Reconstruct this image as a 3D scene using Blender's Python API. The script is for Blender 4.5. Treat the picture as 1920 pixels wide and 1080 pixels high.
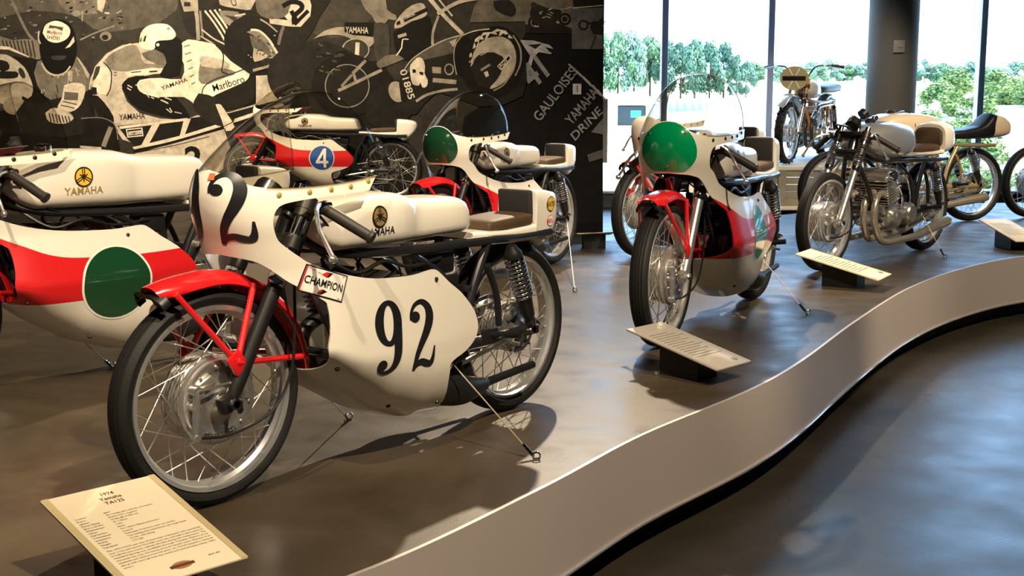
import bpy, bmesh, math, random
from mathutils import Vector, Matrix
from math import sin, cos, pi, radians, sqrt, acos, asin
random.seed(7)
for _o in list(bpy.data.objects): bpy.data.objects.remove(_o, do_unlink=True)
S = bpy.context.scene
COL = S.collection

# ------------------------------------------------------------------ camera
F = 2450.0; YH = 146.0                       # focal length in pixels, horizon row
PITCH = math.atan((540 - YH) / F)
CZ = 1.524; PZ = 0.40                        # eye height, platform height
cam_d = bpy.data.cameras.new('camera'); cam = bpy.data.objects.new('camera', cam_d); COL.objects.link(cam)
cam_d.sensor_width = 36; cam_d.lens = 36 * F / 1920; cam_d.clip_end = 2000; cam_d.clip_start = .05
cam.location = (0, 0, CZ); cam.rotation_euler = (pi / 2 - PITCH, 0, 0)
S.camera = cam
S.view_settings.view_transform = 'Standard'; S.view_settings.look = 'None'
S.view_settings.exposure = 1.15; S.view_settings.gamma = 1.0
S.view_settings.use_curve_mapping = False

# ------------------------------------------------------------------ world, sun, lamps
W = bpy.data.worlds.new('world'); S.world = W; W.use_nodes = True
bg = W.node_tree.nodes['Background']
bg.inputs[0].default_value = (.36, .62, 1.0, 1); bg.inputs[1].default_value = 3.0

def lamp(kind, name, loc, target, energy, color, **k):
    d = bpy.data.lights.new(name, kind); d.energy = energy; d.color = color
    for a, b in k.items(): setattr(d, a, b)
    o = bpy.data.objects.new(name, d); COL.objects.link(o); o.location = loc
    o.rotation_euler = (Vector(target) - Vector(loc)).to_track_quat('-Z', 'Y').to_euler()
    return o
lamp('SUN', 'sun', (20, 60, 40), (0, 62, 14), 11, (1, .97, .9), angle=radians(.6))
WARM = (1.0, .81, .57)
def spot(loc, tgt, e, size=50, blend=.5, col=WARM, r=.06):
    return lamp('SPOT', 'track_spot_lamp', loc, tgt, e, col, spot_size=radians(size), spot_blend=blend, shadow_soft_size=r)
# ceiling track lamps: one row in front of the platform, one row between platform and mural
spot((1.6, .8, 4.9), (-.5, 3.9, .9), 700, 42)
spot((-1.2, .6, 4.9), (-1.7, 4.8, .9), 480, 44)
spot((2.6, 2.2, 4.9), (.9, 6.2, .9), 450, 38)
spot((4.2, 3.6, 4.9), (2.3, 8.0, .9), 650, 42)
spot((.6, 9.8, 4.9), (-.1, 5.0, .4), 900, 62, .4)
spot((-3.2, 8.6, 4.9), (-2.2, 12.95, 1.9), 850, 66, .8)
spot((-5.4, 8.6, 4.9), (-4.6, 12.95, 2.0), 750, 66, .8)
spot((-.9, 9.0, 4.9), (-1.2, 12.2, .9), 300, 40, .8)
spot((.6, 4.6, 4.9), (-.1, 7.6, .9), 400, 36)
spot((5.2, 6.5, 4.9), (3.0, 10.3, .9), 450, 40)
spot((3.0, 9.6, 4.9), (3.1, 13.6, 1.1), 380, 34)

# ------------------------------------------------------------------ pixel to place
_c, _s = cos(PITCH), sin(PITCH)
def ray(x, y):
    u = (x - 960) / F; v = -(y - 540) / F
    return Vector((u, _c + v * _s, -_s + v * _c))
def on_z(x, y, z=PZ):
    d = ray(x, y); return Vector((0, 0, CZ)) + d * ((z - CZ) / d.z)
def on_y(x, y, Y):
    d = ray(x, y); return Vector((0, 0, CZ)) + d * (Y / d.y)

# ------------------------------------------------------------------ materials
MATS = {}
def mat(name, color, rough=.5, metal=0, coat=0, spec=.5, emit=None, noise=None, bump=None, trans=0, alpha=1):
    if name in MATS: return MATS[name]
    m = bpy.data.materials.new(name); m.use_nodes = True; nt = m.node_tree; b = nt.nodes['Principled BSDF']
    b.inputs['Base Color'].default_value = (*color, 1); b.inputs['Roughness'].default_value = rough
    b.inputs['Metallic'].default_value = metal; b.inputs['Coat Weight'].default_value = coat
    b.inputs['Coat Roughness'].default_value = .05
    b.inputs['Specular IOR Level'].default_value = spec
    if trans: b.inputs['Transmission Weight'].default_value = trans
    if emit: b.inputs['Emission Color'].default_value = (*emit[0], 1); b.inputs['Emission Strength'].default_value = emit[1]
    if noise or bump:
        tc = nt.nodes.new('ShaderNodeTexCoord'); n = nt.nodes.new('ShaderNodeTexNoise')
        nt.links.new(tc.outputs['Object'], n.inputs['Vector'])
        if noise:
            sc, c2, lo, hi = noise
            n.inputs['Scale'].default_value = sc; n.inputs['Detail'].default_value = 6
            r = nt.nodes.new('ShaderNodeValToRGB'); r.color_ramp.elements[0].position = lo; r.color_ramp.elements[1].position = hi
            r.color_ramp.elements[0].color = (*color, 1); r.color_ramp.elements[1].color = (*c2, 1)
            nt.links.new(n.outputs['Fac'], r.inputs['Fac']); nt.links.new(r.outputs['Color'], b.inputs['Base Color'])
        if bump:
            n2 = nt.nodes.new('ShaderNodeTexNoise'); n2.inputs['Scale'].default_value = bump[0]; n2.inputs['Detail'].default_value = 4
            nt.links.new(tc.outputs['Object'], n2.inputs['Vector'])
            bp = nt.nodes.new('ShaderNodeBump'); bp.inputs['Strength'].default_value = bump[1]; bp.inputs['Distance'].default_value = bump[2]
            nt.links.new(n2.outputs['Fac'], bp.inputs['Height']); nt.links.new(bp.outputs['Normal'], b.inputs['Normal'])
    MATS[name] = m
    return m

WHITE = mat('white_paint', (.80, .755, .66), .28, coat=.5)
WHITE_D = mat('white_decal', (.82, .79, .72), .35)
RED = mat('red_paint', (.62, .012, .015), .25, coat=.6)
RED_D = mat('red_decal', (.60, .02, .02), .35)
BLACK_D = mat('black_decal', (.012, .012, .014), .35)
GREEN_K = mat('dark_green_paint', (.008, .055, .022), .12, coat=1)
GREEN_B = mat('bright_green_paint', (.0, .30, .10), .15, coat=1)
BLUE_D = mat('blue_decal', (.02, .08, .32), .3)
YELLOW_D = mat('yellow_decal', (.80, .50, .04), .35)
GOLD_D = mat('gold_decal', (.42, .29, .10), .4, metal=.3)
FRAME = mat('black_frame_enamel', (.012, .012, .014), .3, coat=.4)
PLASTIC = mat('black_plastic', (.010, .0095, .0095), .38, spec=.4)
GRIP = mat('grip_rubber', (.022, .018, .014), .55)
RUBBER = mat('tire_rubber', (.009, .0088, .0085), .62, spec=.3, bump=(160, .25, .002))
CHROME = mat('chrome', (.82, .82, .82), .08, metal=1)
ALU = mat('cast_aluminium', (.72, .70, .67), .27, metal=.88, bump=(220, .1, .001))
RIM = mat('polished_alloy_rim', (.80, .80, .80), .27, metal=.82)
STEEL = mat('spoke_steel', (.7, .68, .62), .3, metal=1)
DARK = mat('dark_engine_metal', (.06, .058, .055), .42, metal=.8)
LEATHER = mat('brown_seat_vinyl', (.075, .045, .024), .6, spec=.3, bump=(300, .15, .001))
PAD = mat('black_seat_foam', (.016, .015, .016), .8)
SILVER = mat('silver_paint', (.62, .62, .63), .24, metal=.55, coat=.5)
BRONZE = mat('bronze_frame_paint', (.46, .33, .15), .36, metal=.5)
ORANGE = mat('orange_paint', (.62, .22, .03), .3, coat=.4)
MAROON = mat('maroon_inner_skin', (.07, .006, .008), .4)
BRASS = mat('brass_screw', (.62, .47, .12), .4, metal=.4)
TAN = mat('ochre_plate', (.47, .38, .20), .5)

def shield_mat(name, tint, fres=.05):
    m = bpy.data.materials.new(name); m.use_nodes = True; nt = m.node_tree; nt.nodes.clear()
    out = nt.nodes.new('ShaderNodeOutputMaterial'); mx = nt.nodes.new('ShaderNodeMixShader')
    tr = nt.nodes.new('ShaderNodeBsdfTransparent'); gl = nt.nodes.new('ShaderNodeBsdfGlossy'); lw = nt.nodes.new('ShaderNodeLayerWeight')
    lw.inputs['Blend'].default_value = .5; pw = nt.nodes.new('ShaderNodeMath'); pw.operation = 'POWER'; pw.inputs[1].default_value = 4.0
    fr = nt.nodes.new('ShaderNodeMath'); fr.operation = 'MULTIPLY_ADD'; fr.inputs[1].default_value = .9; fr.inputs[2].default_value = fres
    nt.links.new(lw.outputs['Facing'], pw.inputs[0]); nt.links.new(pw.outputs[0], fr.inputs[0])
    tr.inputs[0].default_value = (*tint, 1); gl.inputs['Roughness'].default_value = .03
    nt.links.new(fr.outputs[0], mx.inputs[0]); nt.links.new(tr.outputs[0], mx.inputs[1]); nt.links.new(gl.outputs[0], mx.inputs[2])
    nt.links.new(mx.outputs[0], out.inputs[0]); MATS[name] = m
    return m
SHIELD = shield_mat('clear_windscreen_plastic', (.80, .77, .70), .09)
PANE = shield_mat('window_glass', (.97, .985, .98), .03)

EDGE_HIGHLIGHT = mat('screen_edge_highlight', (.45, .45, .43), .2)  # pale grey stands for the highlight on a windscreen's rear edge
def striped_paint(name, base, stripe, hi, lo):
    """enamel with a painted band: band where lo < z < hi(x), in the fairing's own coordinates"""
    m = bpy.data.materials.new(name); m.use_nodes = True; nt = m.node_tree; b = nt.nodes['Principled BSDF']
    b.inputs['Roughness'].default_value = .28; b.inputs['Coat Weight'].default_value = .5; b.inputs['Coat Roughness'].default_value = .05
    tc = nt.nodes.new('ShaderNodeTexCoord'); sp = nt.nodes.new('ShaderNodeSeparateXYZ'); nt.links.new(tc.outputs['Object'], sp.inputs[0])
    mr = nt.nodes.new('ShaderNodeMapRange'); mr.inputs['From Min'].default_value = .3; mr.inputs['From Max'].default_value = 1.3
    nt.links.new(sp.outputs['X'], mr.inputs['Value'])
    fc = nt.nodes.new('ShaderNodeFloatCurve'); cv = fc.mapping.curves[0]
    cv.points[0].location = (0, hi[0][1]); cv.points[1].location = (1, hi[-1][1])
    for x, z in hi[1:-1]: cv.points.new((x - .3) / 1.0, z)
    fc.mapping.update(); nt.links.new(mr.outputs[0], fc.inputs['Value'])
    lt = nt.nodes.new('ShaderNodeMath'); lt.operation = 'LESS_THAN'; nt.links.new(sp.outputs['Z'], lt.inputs[0]); nt.links.new(fc.outputs[0], lt.inputs[1])
    gt = nt.nodes.new('ShaderNodeMath'); gt.operation = 'GREATER_THAN'; nt.links.new(sp.outputs['Z'], gt.inputs[0]); gt.inputs[1].default_value = lo
    mu = nt.nodes.new('ShaderNodeMath'); mu.operation = 'MULTIPLY'; nt.links.new(lt.outputs[0], mu.inputs[0]); nt.links.new(gt.outputs[0], mu.inputs[1])
    mx = nt.nodes.new('ShaderNodeMix'); mx.data_type = 'RGBA'; mx.inputs['A'].default_value = (*base, 1); mx.inputs['B'].default_value = (*stripe, 1)
    nt.links.new(mu.outputs[0], mx.inputs['Factor']); nt.links.new(mx.outputs['Result'], b.inputs['Base Color'])
    MATS[name] = m
    return m
WHITE_RED = striped_paint('white_paint_red_band', (.80, .755, .66), (.62, .012, .015),
    [(.3, .475), (.75, .475), (.88, .492), (1.0, .54), (1.08, .575), (1.15, .60), (1.3, .60)], .325)

# ------------------------------------------------------------------ mesh tools
class G:
    def __init__(s): s.v = []; s.f = []; s.n = None
    def add(s, vs, fs):
        o = len(s.v); s.v += [Vector(v) for v in vs]; s.f += [[i + o for i in f] for f in fs]; return s
    def tube(s, path, r, n=10, caps=True, closed=False):
        P = [Vector(p) for p in path]; m = len(P)
        R = r if isinstance(r, (list, tuple)) else [r] * m
        T = [((P[(i + 1) % m] - P[i - 1]) if closed else (P[min(i + 1, m - 1)] - P[max(i - 1, 0)])).normalized() for i in range(m)]
        a = Vector((0, 0, 1)) if abs(T[0].z) < .9 else Vector((1, 0, 0))
        u = T[0].cross(a).normalized(); vs = []
        for i in range(m):
            u = (u - T[i] * u.dot(T[i])).normalized(); w = T[i].cross(u)
            vs += [P[i] + (u * cos(2 * pi * k / n) + w * sin(2 * pi * k / n)) * R[i] for k in range(n)]
        fs = [[i * n + k, i * n + (k + 1) % n, ((i + 1) % m) * n + (k + 1) % n, ((i + 1) % m) * n + k] for i in range(m if closed else m - 1) for k in range(n)]
        if caps and not closed: fs += [list(range(n))[::-1], [(m - 1) * n + k for k in range(n)]]
        return s.add(vs, fs)
    def cyl(s, a, b, r, n=14): return s.tube([a, b], r, n)
    def lathe(s, prof, c=(0, 0, 0), n=48, closed=True, a0=0, a1=2 * pi):
        """profile of (radius, y) swept about the y axis through c"""
        m = len(prof); full = abs(a1 - a0 - 2 * pi) < 1e-6; k = n if full else n + 1; vs = []
        for i in range(k):
            a = a0 + (a1 - a0) * i / n
            vs += [Vector(c) + Vector((r * cos(a), y, r * sin(a))) for r, y in prof]
        fs = []
        for i in range(n):
            j = (i + 1) % k
            for q in range(m if closed else m - 1):
                p = (q + 1) % m; fs.append([i * m + q, i * m + p, j * m + p, j * m + q])
        if not full and closed: fs += [list(range(m))[::-1], [(k - 1) * m + q for q in range(m)]]
        return s.add(vs, fs)
    def loft(s, rings, caps=True):
        n = len(rings[0]); vs = [v for r in rings for v in r]
        fs = [[i * n + k, i * n + (k + 1) % n, (i + 1) * n + (k + 1) % n, (i + 1) * n + k] for i in range(len(rings) - 1) for k in range(n)]
        if caps: fs += [list(range(n))[::-1], [(len(rings) - 1) * n + k for k in range(n)]]
        return s.add(vs, fs)
    def rbox(s, c, d, b=.01, rot=None, seg=2):
        bm = bmesh.new(); bmesh.ops.create_cube(bm, size=1)
        for v in bm.verts: v.co = Vector((v.co.x * d[0], v.co.y * d[1], v.co.z * d[2]))
        bmesh.ops.bevel(bm, geom=bm.edges[:], offset=min(b, min(d) * .49), segments=seg, affect='EDGES', profile=.5)
        M = (rot.to_matrix() if hasattr(rot, 'to_matrix') else rot) if rot else Matrix.Identity(3)
        bm.verts.index_update()
        s.add([M @ v.co + Vector(c) for v in bm.verts], [[v.index for v in f.verts] for f in bm.faces]); bm.free(); return s
    def grid(s, rows, flip=False):
        n = len(rows[0]); fs = []
        for i in range(len(rows) - 1):
            for k in range(n - 1):
                q = [i * n + k, i * n + k + 1, (i + 1) * n + k + 1, (i + 1) * n + k]; fs.append(q[::-1] if flip else q)
        return s.add([v for r in rows for v in r], fs)
    def mesh(s, name, m=None, smooth=35):
        me = bpy.data.meshes.new(name); me.from_pydata([tuple(v) for v in s.v], [], s.f)
        if m: me.materials.append(m)
        if smooth:
            me.shade_smooth()
            if smooth < 170: me.set_sharp_from_angle(angle=radians(smooth))
        me.update(); return me
def E3(x=0, y=0, z=0):
    from mathutils import Euler
    return Euler((x, y, z)).to_matrix()
def obj(name, data, parent=None, loc=None, rot=None):
    o = bpy.data.objects.new(name, data); COL.objects.link(o); o.parent = parent
    if loc is not None: o.location = loc
    if rot is not None: o.rotation_euler = rot
    return o
CACHE = {}
def part(name, key, fn, m, parent, smooth=35, **k):
    """one part: the mesh is made once for each key and material and shared by alike bikes"""
    q = (key, m.name)
    if q not in CACHE:
        g = fn(); me = g.mesh(name, m, smooth)
        if g.n: me.normals_split_custom_set_from_vertices(g.n)
        if hasattr(g, 'mi'): me.materials.append(MAROON if m is WHITE_RED else m); me.polygons.foreach_set('material_index', g.mi)
        CACHE[q] = me
    return obj(name, CACHE[q], parent, **k)
def tag(o, label, cat, group=None):
    o['label'] = label; o['category'] = cat
    if group: o['group'] = group
    return o
def struct(o): o['kind'] = 'structure'; return o
def thing(name, label, cat, loc=(0, 0, 0), rz=0, group=None, scale=1):
    o = obj(name, None, None, loc, (0, 0, rz)); o.scale = (scale,) * 3; o.empty_display_size = .1
    return tag(o, label, cat, group)
def tab(t, x):
    if x <= t[0][0]: return t[0][1]
    for (a, b), (c, d) in zip(t, t[1:]):
        if x <= c: return b + (d - b) * (x - a) / (c - a)
    return t[-1][1]
def spline(pts, n=8):
    """Catmull-Rom through tuples of any length"""
    out = []; m = len(pts)
    for i in range(m - 1):
        p0, p1, p2, p3 = pts[max(i - 1, 0)], pts[i], pts[i + 1], pts[min(i + 2, m - 1)]
        for k in range(n):
            t = k / n
            out.append(tuple(.5 * (2 * b + (c - a) * t + (2 * a - 5 * b + 4 * c - d) * t * t + (3 * b - a - 3 * c + d) * t ** 3) for a, b, c, d in zip(p0, p1, p2, p3)))
    out.append(tuple(pts[-1])); return out
TXT = {}
def text2d(body, bold=0.0, align='CENTER', spacing=1.0):
    """glyph outlines of the built-in font as flat triangles, cap height scaled to 1"""
    k = (body, bold, align, spacing)
    if k in TXT: return TXT[k]
    cu = bpy.data.curves.new('lettering', 'FONT'); cu.body = body; cu.align_x = align; cu.offset = bold; cu.space_character = spacing
    cu.resolution_u = 3; ob = bpy.data.objects.new('lettering', cu); COL.objects.link(ob)
    dg = bpy.context.evaluated_depsgraph_get(); me = bpy.data.meshes.new_from_object(ob.evaluated_get(dg))
    v = [(p.co.x / .72, p.co.y / .72) for p in me.vertices]; f = [list(p.vertices) for p in me.polygons]
    bpy.data.objects.remove(ob); bpy.data.curves.remove(cu); bpy.data.meshes.remove(me)
    TXT[k] = (v, f); return TXT[k]
def stroke2d(pts, n=6):
    """(x, y, width) centre line to a strip of quads"""
    P = spline(pts, n); v = []; f = []
    for i, (x, y, w) in enumerate(P):
        a = P[max(i - 1, 0)]; b = P[min(i + 1, len(P) - 1)]
        tx, ty = b[0] - a[0], b[1] - a[1]; l = sqrt(tx * tx + ty * ty) or 1; nx, ny = -ty / l, tx / l
        v += [(x + nx * w * k, y + ny * w * k) for k in (-.5, 0, .5)]
        if i: q = (i - 1) * 3; f += [[q, q + 1, q + 4, q + 3], [q + 1, q + 2, q + 5, q + 4]]
    return v, f
def disc2d(cx, cy, rx, ry, rings=4, n=32, r0=0):
    v = []; f = []
    for i in range(rings + 1):
        r = r0 + (1 - r0) * i / rings
        v += [(cx + rx * r * cos(2 * pi * k / n), cy + ry * r * sin(2 * pi * k / n)) for k in range(n)]
        if i:
            q = (i - 1) * n; f += [[q + k, q + (k + 1) % n, q + n + (k + 1) % n, q + n + k] for k in range(n)]
    return v, f
def rect2d(x0, y0, x1, y1, nx=6, ny=3):
    v = [(x0 + (x1 - x0) * i / nx, y0 + (y1 - y0) * j / ny) for j in range(ny + 1) for i in range(nx + 1)]
    return v, [[j * (nx + 1) + i, j * (nx + 1) + i + 1, (j + 1) * (nx + 1) + i + 1, (j + 1) * (nx + 1) + i] for j in range(ny) for i in range(nx)]
def poly2d(pts):
    from mathutils.geometry import tessellate_polygon
    return list(pts), [list(t) for t in tessellate_polygon([[Vector((x, y, 0)) for x, y in pts]])]
def place2d(vf, fn):
    return G().add([fn(x, y) for x, y in vf[0]], vf[1])
def join2d(*a):
    v = []; f = []
    for vv, ff in a: o = len(v); v += list(vv); f += [[i + o for i in q] for q in ff]
    return v, f
def digit(ch):
    """ornate slab digits with ball terminals, unit height, returned with their width"""
    if ch == '9':
        ring = [(71 + 50 * cos(a), 260 + 103 * sin(a), 25 + 21 * abs(cos(a)) ** 1.5) for a in [2 * pi * i / 16 for i in range(17)]]
        st = [(121, 260, 44), (121, 170, 44), (117, 100, 42), (103, 48, 34), (80, 18, 24), (50, 8, 18), (24, 22, 14), (14, 50, 8)]
        v, f = join2d(stroke2d(ring, 3), stroke2d(st, 4), disc2d(37, 48, 25, 27)); w = 143
    else:
        st = [(4, 265, 6), (8, 300, 14), (28, 342, 20), (66, 360, 26), (100, 340, 36), (116, 300, 44), (112, 250, 46), (92, 195, 42), (64, 140, 34), (42, 90, 28), (28, 40, 22), (20, 2, 16)]
        ba = [(20, 4, 8), (38, 34, 26), (66, 46, 36), (94, 36, 38), (118, 34, 32), (134, 66, 20), (142, 126, 8)]
        v, f = join2d(stroke2d(st, 4), stroke2d(ba, 4), disc2d(32, 282, 27, 29)); w = 147
    return [(x / 375, y / 375) for x, y in v], f, w / 375

# ------------------------------------------------------------------ room shell
def concrete(name, c1, c2, c3, rlo, rhi, sc=1.3, spec=.5):
    m = bpy.data.materials.new(name); m.use_nodes = True; nt = m.node_tree; b = nt.nodes['Principled BSDF']
    tc = nt.nodes.new('ShaderNodeTexCoord'); n = nt.nodes.new('ShaderNodeTexNoise'); n.inputs['Scale'].default_value = sc
    n.inputs['Detail'].default_value = 8; n.inputs['Roughness'].default_value = .62; n.inputs['Distortion'].default_value = .6
    nt.links.new(tc.outputs['Object'], n.inputs['Vector'])
    r = nt.nodes.new('ShaderNodeValToRGB'); e = r.color_ramp.elements; e[0].position = .3; e[1].position = .72; e[0].color = (*c1, 1); e[1].color = (*c3, 1)
    k = e.new(.5); k.color = (*c2, 1)
    nt.links.new(n.outputs['Fac'], r.inputs['Fac']); nt.links.new(r.outputs['Color'], b.inputs['Base Color'])
    mr = nt.nodes.new('ShaderNodeMapRange'); mr.inputs['From Min'].default_value = .3; mr.inputs['From Max'].default_value = .7
    mr.inputs['To Min'].default_value = rlo; mr.inputs['To Max'].default_value = rhi
    n2 = nt.nodes.new('ShaderNodeTexNoise'); n2.inputs['Scale'].default_value = sc * 4; n2.inputs['Detail'].default_value = 5; nt.links.new(tc.outputs['Object'], n2.inputs['Vector'])
    nt.links.new(n2.outputs['Fac'], mr.inputs['Value']); nt.links.new(mr.outputs[0], b.inputs['Roughness'])
    n3 = nt.nodes.new('ShaderNodeTexNoise'); n3.inputs['Scale'].default_value = 90; nt.links.new(tc.outputs['Object'], n3.inputs['Vector'])
    bp = nt.nodes.new('ShaderNodeBump'); bp.inputs['Strength'].default_value = .12; bp.inputs['Distance'].default_value = .003
    nt.links.new(n3.outputs['Fac'], bp.inputs['Height']); nt.links.new(bp.outputs['Normal'], b.inputs['Normal'])
    b.inputs['Specular IOR Level'].default_value = spec
    MATS[name] = m
    return m
DECK = concrete('platform_concrete', (.028, .020, .011), (.058, .043, .026), (.098, .075, .046), .32, .50, 1.3, .40)
FLOOR = concrete('polished_floor', (.018, .015, .011), (.034, .028, .020), (.055, .046, .033), .26, .40, .8, .32)
FASCIA = mat('brushed_fascia_metal', (.54, .48, .45), .40, metal=.3)
TOE = mat('dark_toe_kick', (.015, .015, .02), .5)
WALL = mat('dark_grey_wall', (.10, .095, .09), .8)
CEIL = mat('dark_ceiling', (.05, .048, .045), .9)
MULL = mat('window_steel', (.50, .54, .76), .45, metal=.3)  # bluish lift in the colour stands for daylight flare over the mullions
SILL = mat('white_sill', (.7, .7, .7), .5)
COLM = mat('column_concrete', (.13, .125, .12), .7, bump=(60, .15, .004))

Y_WIN = 15.6; Y_MUR = 13.0
def slab(name, x0, x1, y0, y1, z0, z1, m):
    g = G().rbox(((x0 + x1) / 2, (y0 + y1) / 2, (z0 + z1) / 2), (x1 - x0, y1 - y0, z1 - z0), .004, seg=1)
    return struct(obj(name, g.mesh(name, m, 30)))
slab('floor', -8, 10, -5, 15.9, -.3, 0, FLOOR)
slab('ceiling', -8, 10, -5, 15.9, 5.6, 5.8, CEIL)
slab('wall_left', -8.2, -8, -5, 15.9, 0, 5.6, WALL)
slab('wall_right', 10, 10.2, -5, 15.9, 0, 5.6, WALL)
slab('wall_back', -8, 10, -5.2, -5, 0, 5.6, WALL)
slab('trim_1', -8, 10, 15.5, 15.75, 5.2, 5.6, MULL)
slab('wall_front', -8, 10, 15.48, 15.8, 0, .17, WALL)
MX0 = (1242 - 960) / F * 15.55; MSP = 195.6 / F * 15.55
for k in range(-7, 7):
    xa = MX0 + MSP * k; n = k + 8
    g = G().rbox((xa, 15.6, 2.7), (.075, .14, 5.06), .008)
    w = struct(obj('window_%d' % n, g.mesh('mullion', MULL)))
    part('sill', 'sill', lambda: G().rbox((MSP / 2, 0, 0), (MSP - .08, .3, .03), .004), SILL, w, loc=(xa, 15.6, .185))
    part('pane', 'pane', lambda: G().rbox((MSP / 2, 0, 0), (MSP - .075, .012, 5.0), .002, seg=1), PANE, w, loc=(xa, 15.62, 2.7))

# round column before the windows with a small plate
o = obj('support_column', G().lathe([(0, -.0), (.30, 0), (.30, .12), (.262, .14), (.262, 5.6), (0, 5.6)], n=48, closed=False).mesh('support_column', COLM), None,
        (4.10, 14.3, 0), (pi / 2, 0, 0)); o.location = (4.10, 14.3, 0)
tag(o, 'thick dark grey round column standing before the windows', 'column')
p = on_y(1686, 87, 14.03)
o = obj('wall_plate', G().rbox((0, 0, 0), (.115, .03, .13), .008).rbox((.01, -.017, .0), (.05, .012, .02), .004).mesh('wall_plate', mat('grey_plate', (.33, .31, .3), .5)), None, p, (0, 0, .05))
tag(o, 'small square grey switch plate fixed to the round column', 'wall plate')

# display platform with curved front edge
EDGE = [(-7.98, .9), (-5, 1.0), (-3, 1.25), (-1.7, 1.75), (-.95, 2.32)] + [tuple(on_z(x, y)[:2]) for x, y in
        [(650, 1080), (1000, 920), (1200, 815), (1400, 732), (1500, 676), (1600, 603), (1700, 541), (1800, 504), (1920, 480)]] + [(4.2, 8.78), (5.6, 9.15), (7.5, 9.4), (9.98, 9.5)]
EDGE = spline(EDGE, 10)
BACK = spline([(9.98, 12.2), (7.5, 12.1), (4.0, 11.8), (2.6, 11.1), (1.6, 10.15), (.80, 9.22), (.48, 8.88), (.22, 8.80), (-.02, 9.1), (-.15, 10), (-.25, 12.6)], 6) + [(-7.98, 12.6)]
def platform():
    t = thing('display_platform', 'long raised display platform with a pale curving metal front edge', 'platform', (0, 0, 0))
    pts = EDGE + BACK; v, f = poly2d(pts); n = len(pts)
    g = G(); g.add([(x, y, PZ) for x, y in v], [q if (Vector((*pts[q[1]], 0)) - Vector((*pts[q[0]], 0))).cross(Vector((*pts[q[2]], 0)) - Vector((*pts[q[0]], 0))).z > 0 else q[::-1] for q in f])
    vb = EDGE[-1:] + BACK + EDGE[:1]
    g.grid([[(x, y, PZ) for x, y in vb], [(x, y, 0) for x, y in vb]])
    obj('deck', g.mesh('deck', DECK, 30), t)
    def off(d):
        out = []
        for i, (x, y) in enumerate(EDGE):
            a = EDGE[max(i - 1, 0)]; b = EDGE[min(i + 1, len(EDGE) - 1)]; tx, ty = b[0] - a[0], b[1] - a[1]; l = sqrt(tx * tx + ty * ty)
            out.append((x + ty / l * d, y - tx / l * d))
        return out
    e1 = off(.012); e0 = off(0); e2 = off(-.09)
    g = G(); rows = [[(x, y, PZ - .004) for x, y in e0], [(x, y, PZ + .001) for x, y in e0], [(x, y, PZ + .001) for x, y in e1], [(x, y, .10) for x, y in e1], [(x, y, .10) for x, y in off(-.02)]]
    g.grid(rows, True); obj('fascia', g.mesh('fascia', FASCIA, 40), t)
    g = G(); g.grid([[(x, y, .12) for x, y in e2], [(x, y, 0) for x, y in e2]], True); obj('toe_kick', g.mesh('toe_kick', TOE, 40), t)
    g = G(); g.tube([(x, y, .104) for x, y in off(.016)], .005, 6); obj('bottom_bead', g.mesh('bottom_bead', RIM, 60), t)
platform()

# ------------------------------------------------------------------ motorcycle parts (x forward from the rear axle, y to the rider's left)
WB = 1.282; R0 = .29
def tire_g(R=R0, hw=.037, knob=False):
    p = [(R - .046, -hw * .72), (R - .034, -hw * .95), (R - .02, -hw), (R - .009, -hw * .8)]
    crown = [(-.62, .004), (-.56, .0035), (-.54, .007), (-.48, .007), (-.46, .0015), (-.22, .0), (-.2, .0045), (-.13, .0045), (-.11, 0), (0, 0)]
    p += [(R - d, hw * a) for a, d in crown] + [(R - d, -hw * a) for a, d in crown[-2::-1]]
    p += [(R - .009, hw * .8), (R - .02, hw), (R - .034, hw * .95), (R - .046, hw * .72)]
    g = G().lathe(p, n=72)
    if knob:
        for i in range(44):
            a = 2 * pi * i / 44
            for y in ((-.03, .03) if i % 2 else (-.012, .012)):
                g.rbox((cos(a) * (R + .001), y, sin(a) * (R + .001)), (.014, .019, .021), .002, E3(0, -a, 0), seg=1)
    return g
def rim_g(R=R0):
    r = R - .0425
    return G().lathe([(r, -.034), (r + .001, -.029), (r - .008, -.0265), (r - .0095, -.014), (r - .019, -.009), (r - .019, .009), (r - .0095, .014), (r - .008, .0265),
                      (r + .001, .029), (r, .034), (r - .011, .032), (r - .0135, .018), (r - .0235, .011), (r - .0235, -.011), (r - .0135, -.018), (r - .011, -.032)], n=72)
def drum_g(rd=.098):
    p = [(.012, -.062), (.05, -.06), (rd * .8, -.056), (rd, -.044), (rd + .008, -.04), (rd + .008, -.033)]
    for i in range(4): y = -.026 + i * .013; p += [(rd - .004, y - .005), (rd + .004, y - .003), (rd + .004, y + .003), (rd - .004, y + .005)]
    p += [(rd + .008, .033), (rd + .008, .04), (rd, .044), (.012, .046)]
    return G().lathe(p, n=48, closed=False)
def plate_g(rd=.094):
    g = G().lathe([(.0, .060), (.022, .064), (.03, .058), (.05, .052), (.082, .052), (.088, .056), (rd, .056), (rd + .002, .046), (.01, .046)], n=48, closed=False)
    for k in range(10): a = 2 * pi * k / 10 + .2; g.cyl((.091 * cos(a), .054, .091 * sin(a)), (.091 * cos(a), .0595, .091 * sin(a)), .004, 8)
    g.rbox((.045, .058, .052), (.05, .018, .032), .008, E3(0, .5, 0))
    return g
def spoke_g(side, lean, rh, rr, yh):
    a = .95 * (1 if lean else -1); h = Vector((rh * cos(a), side * yh, rh * sin(a))); t = Vector((rr, side * .005, 0))
    return G().tube([h, t + (h - t) * .08, t], [.0017, .0017, .0030], 6)
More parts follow.
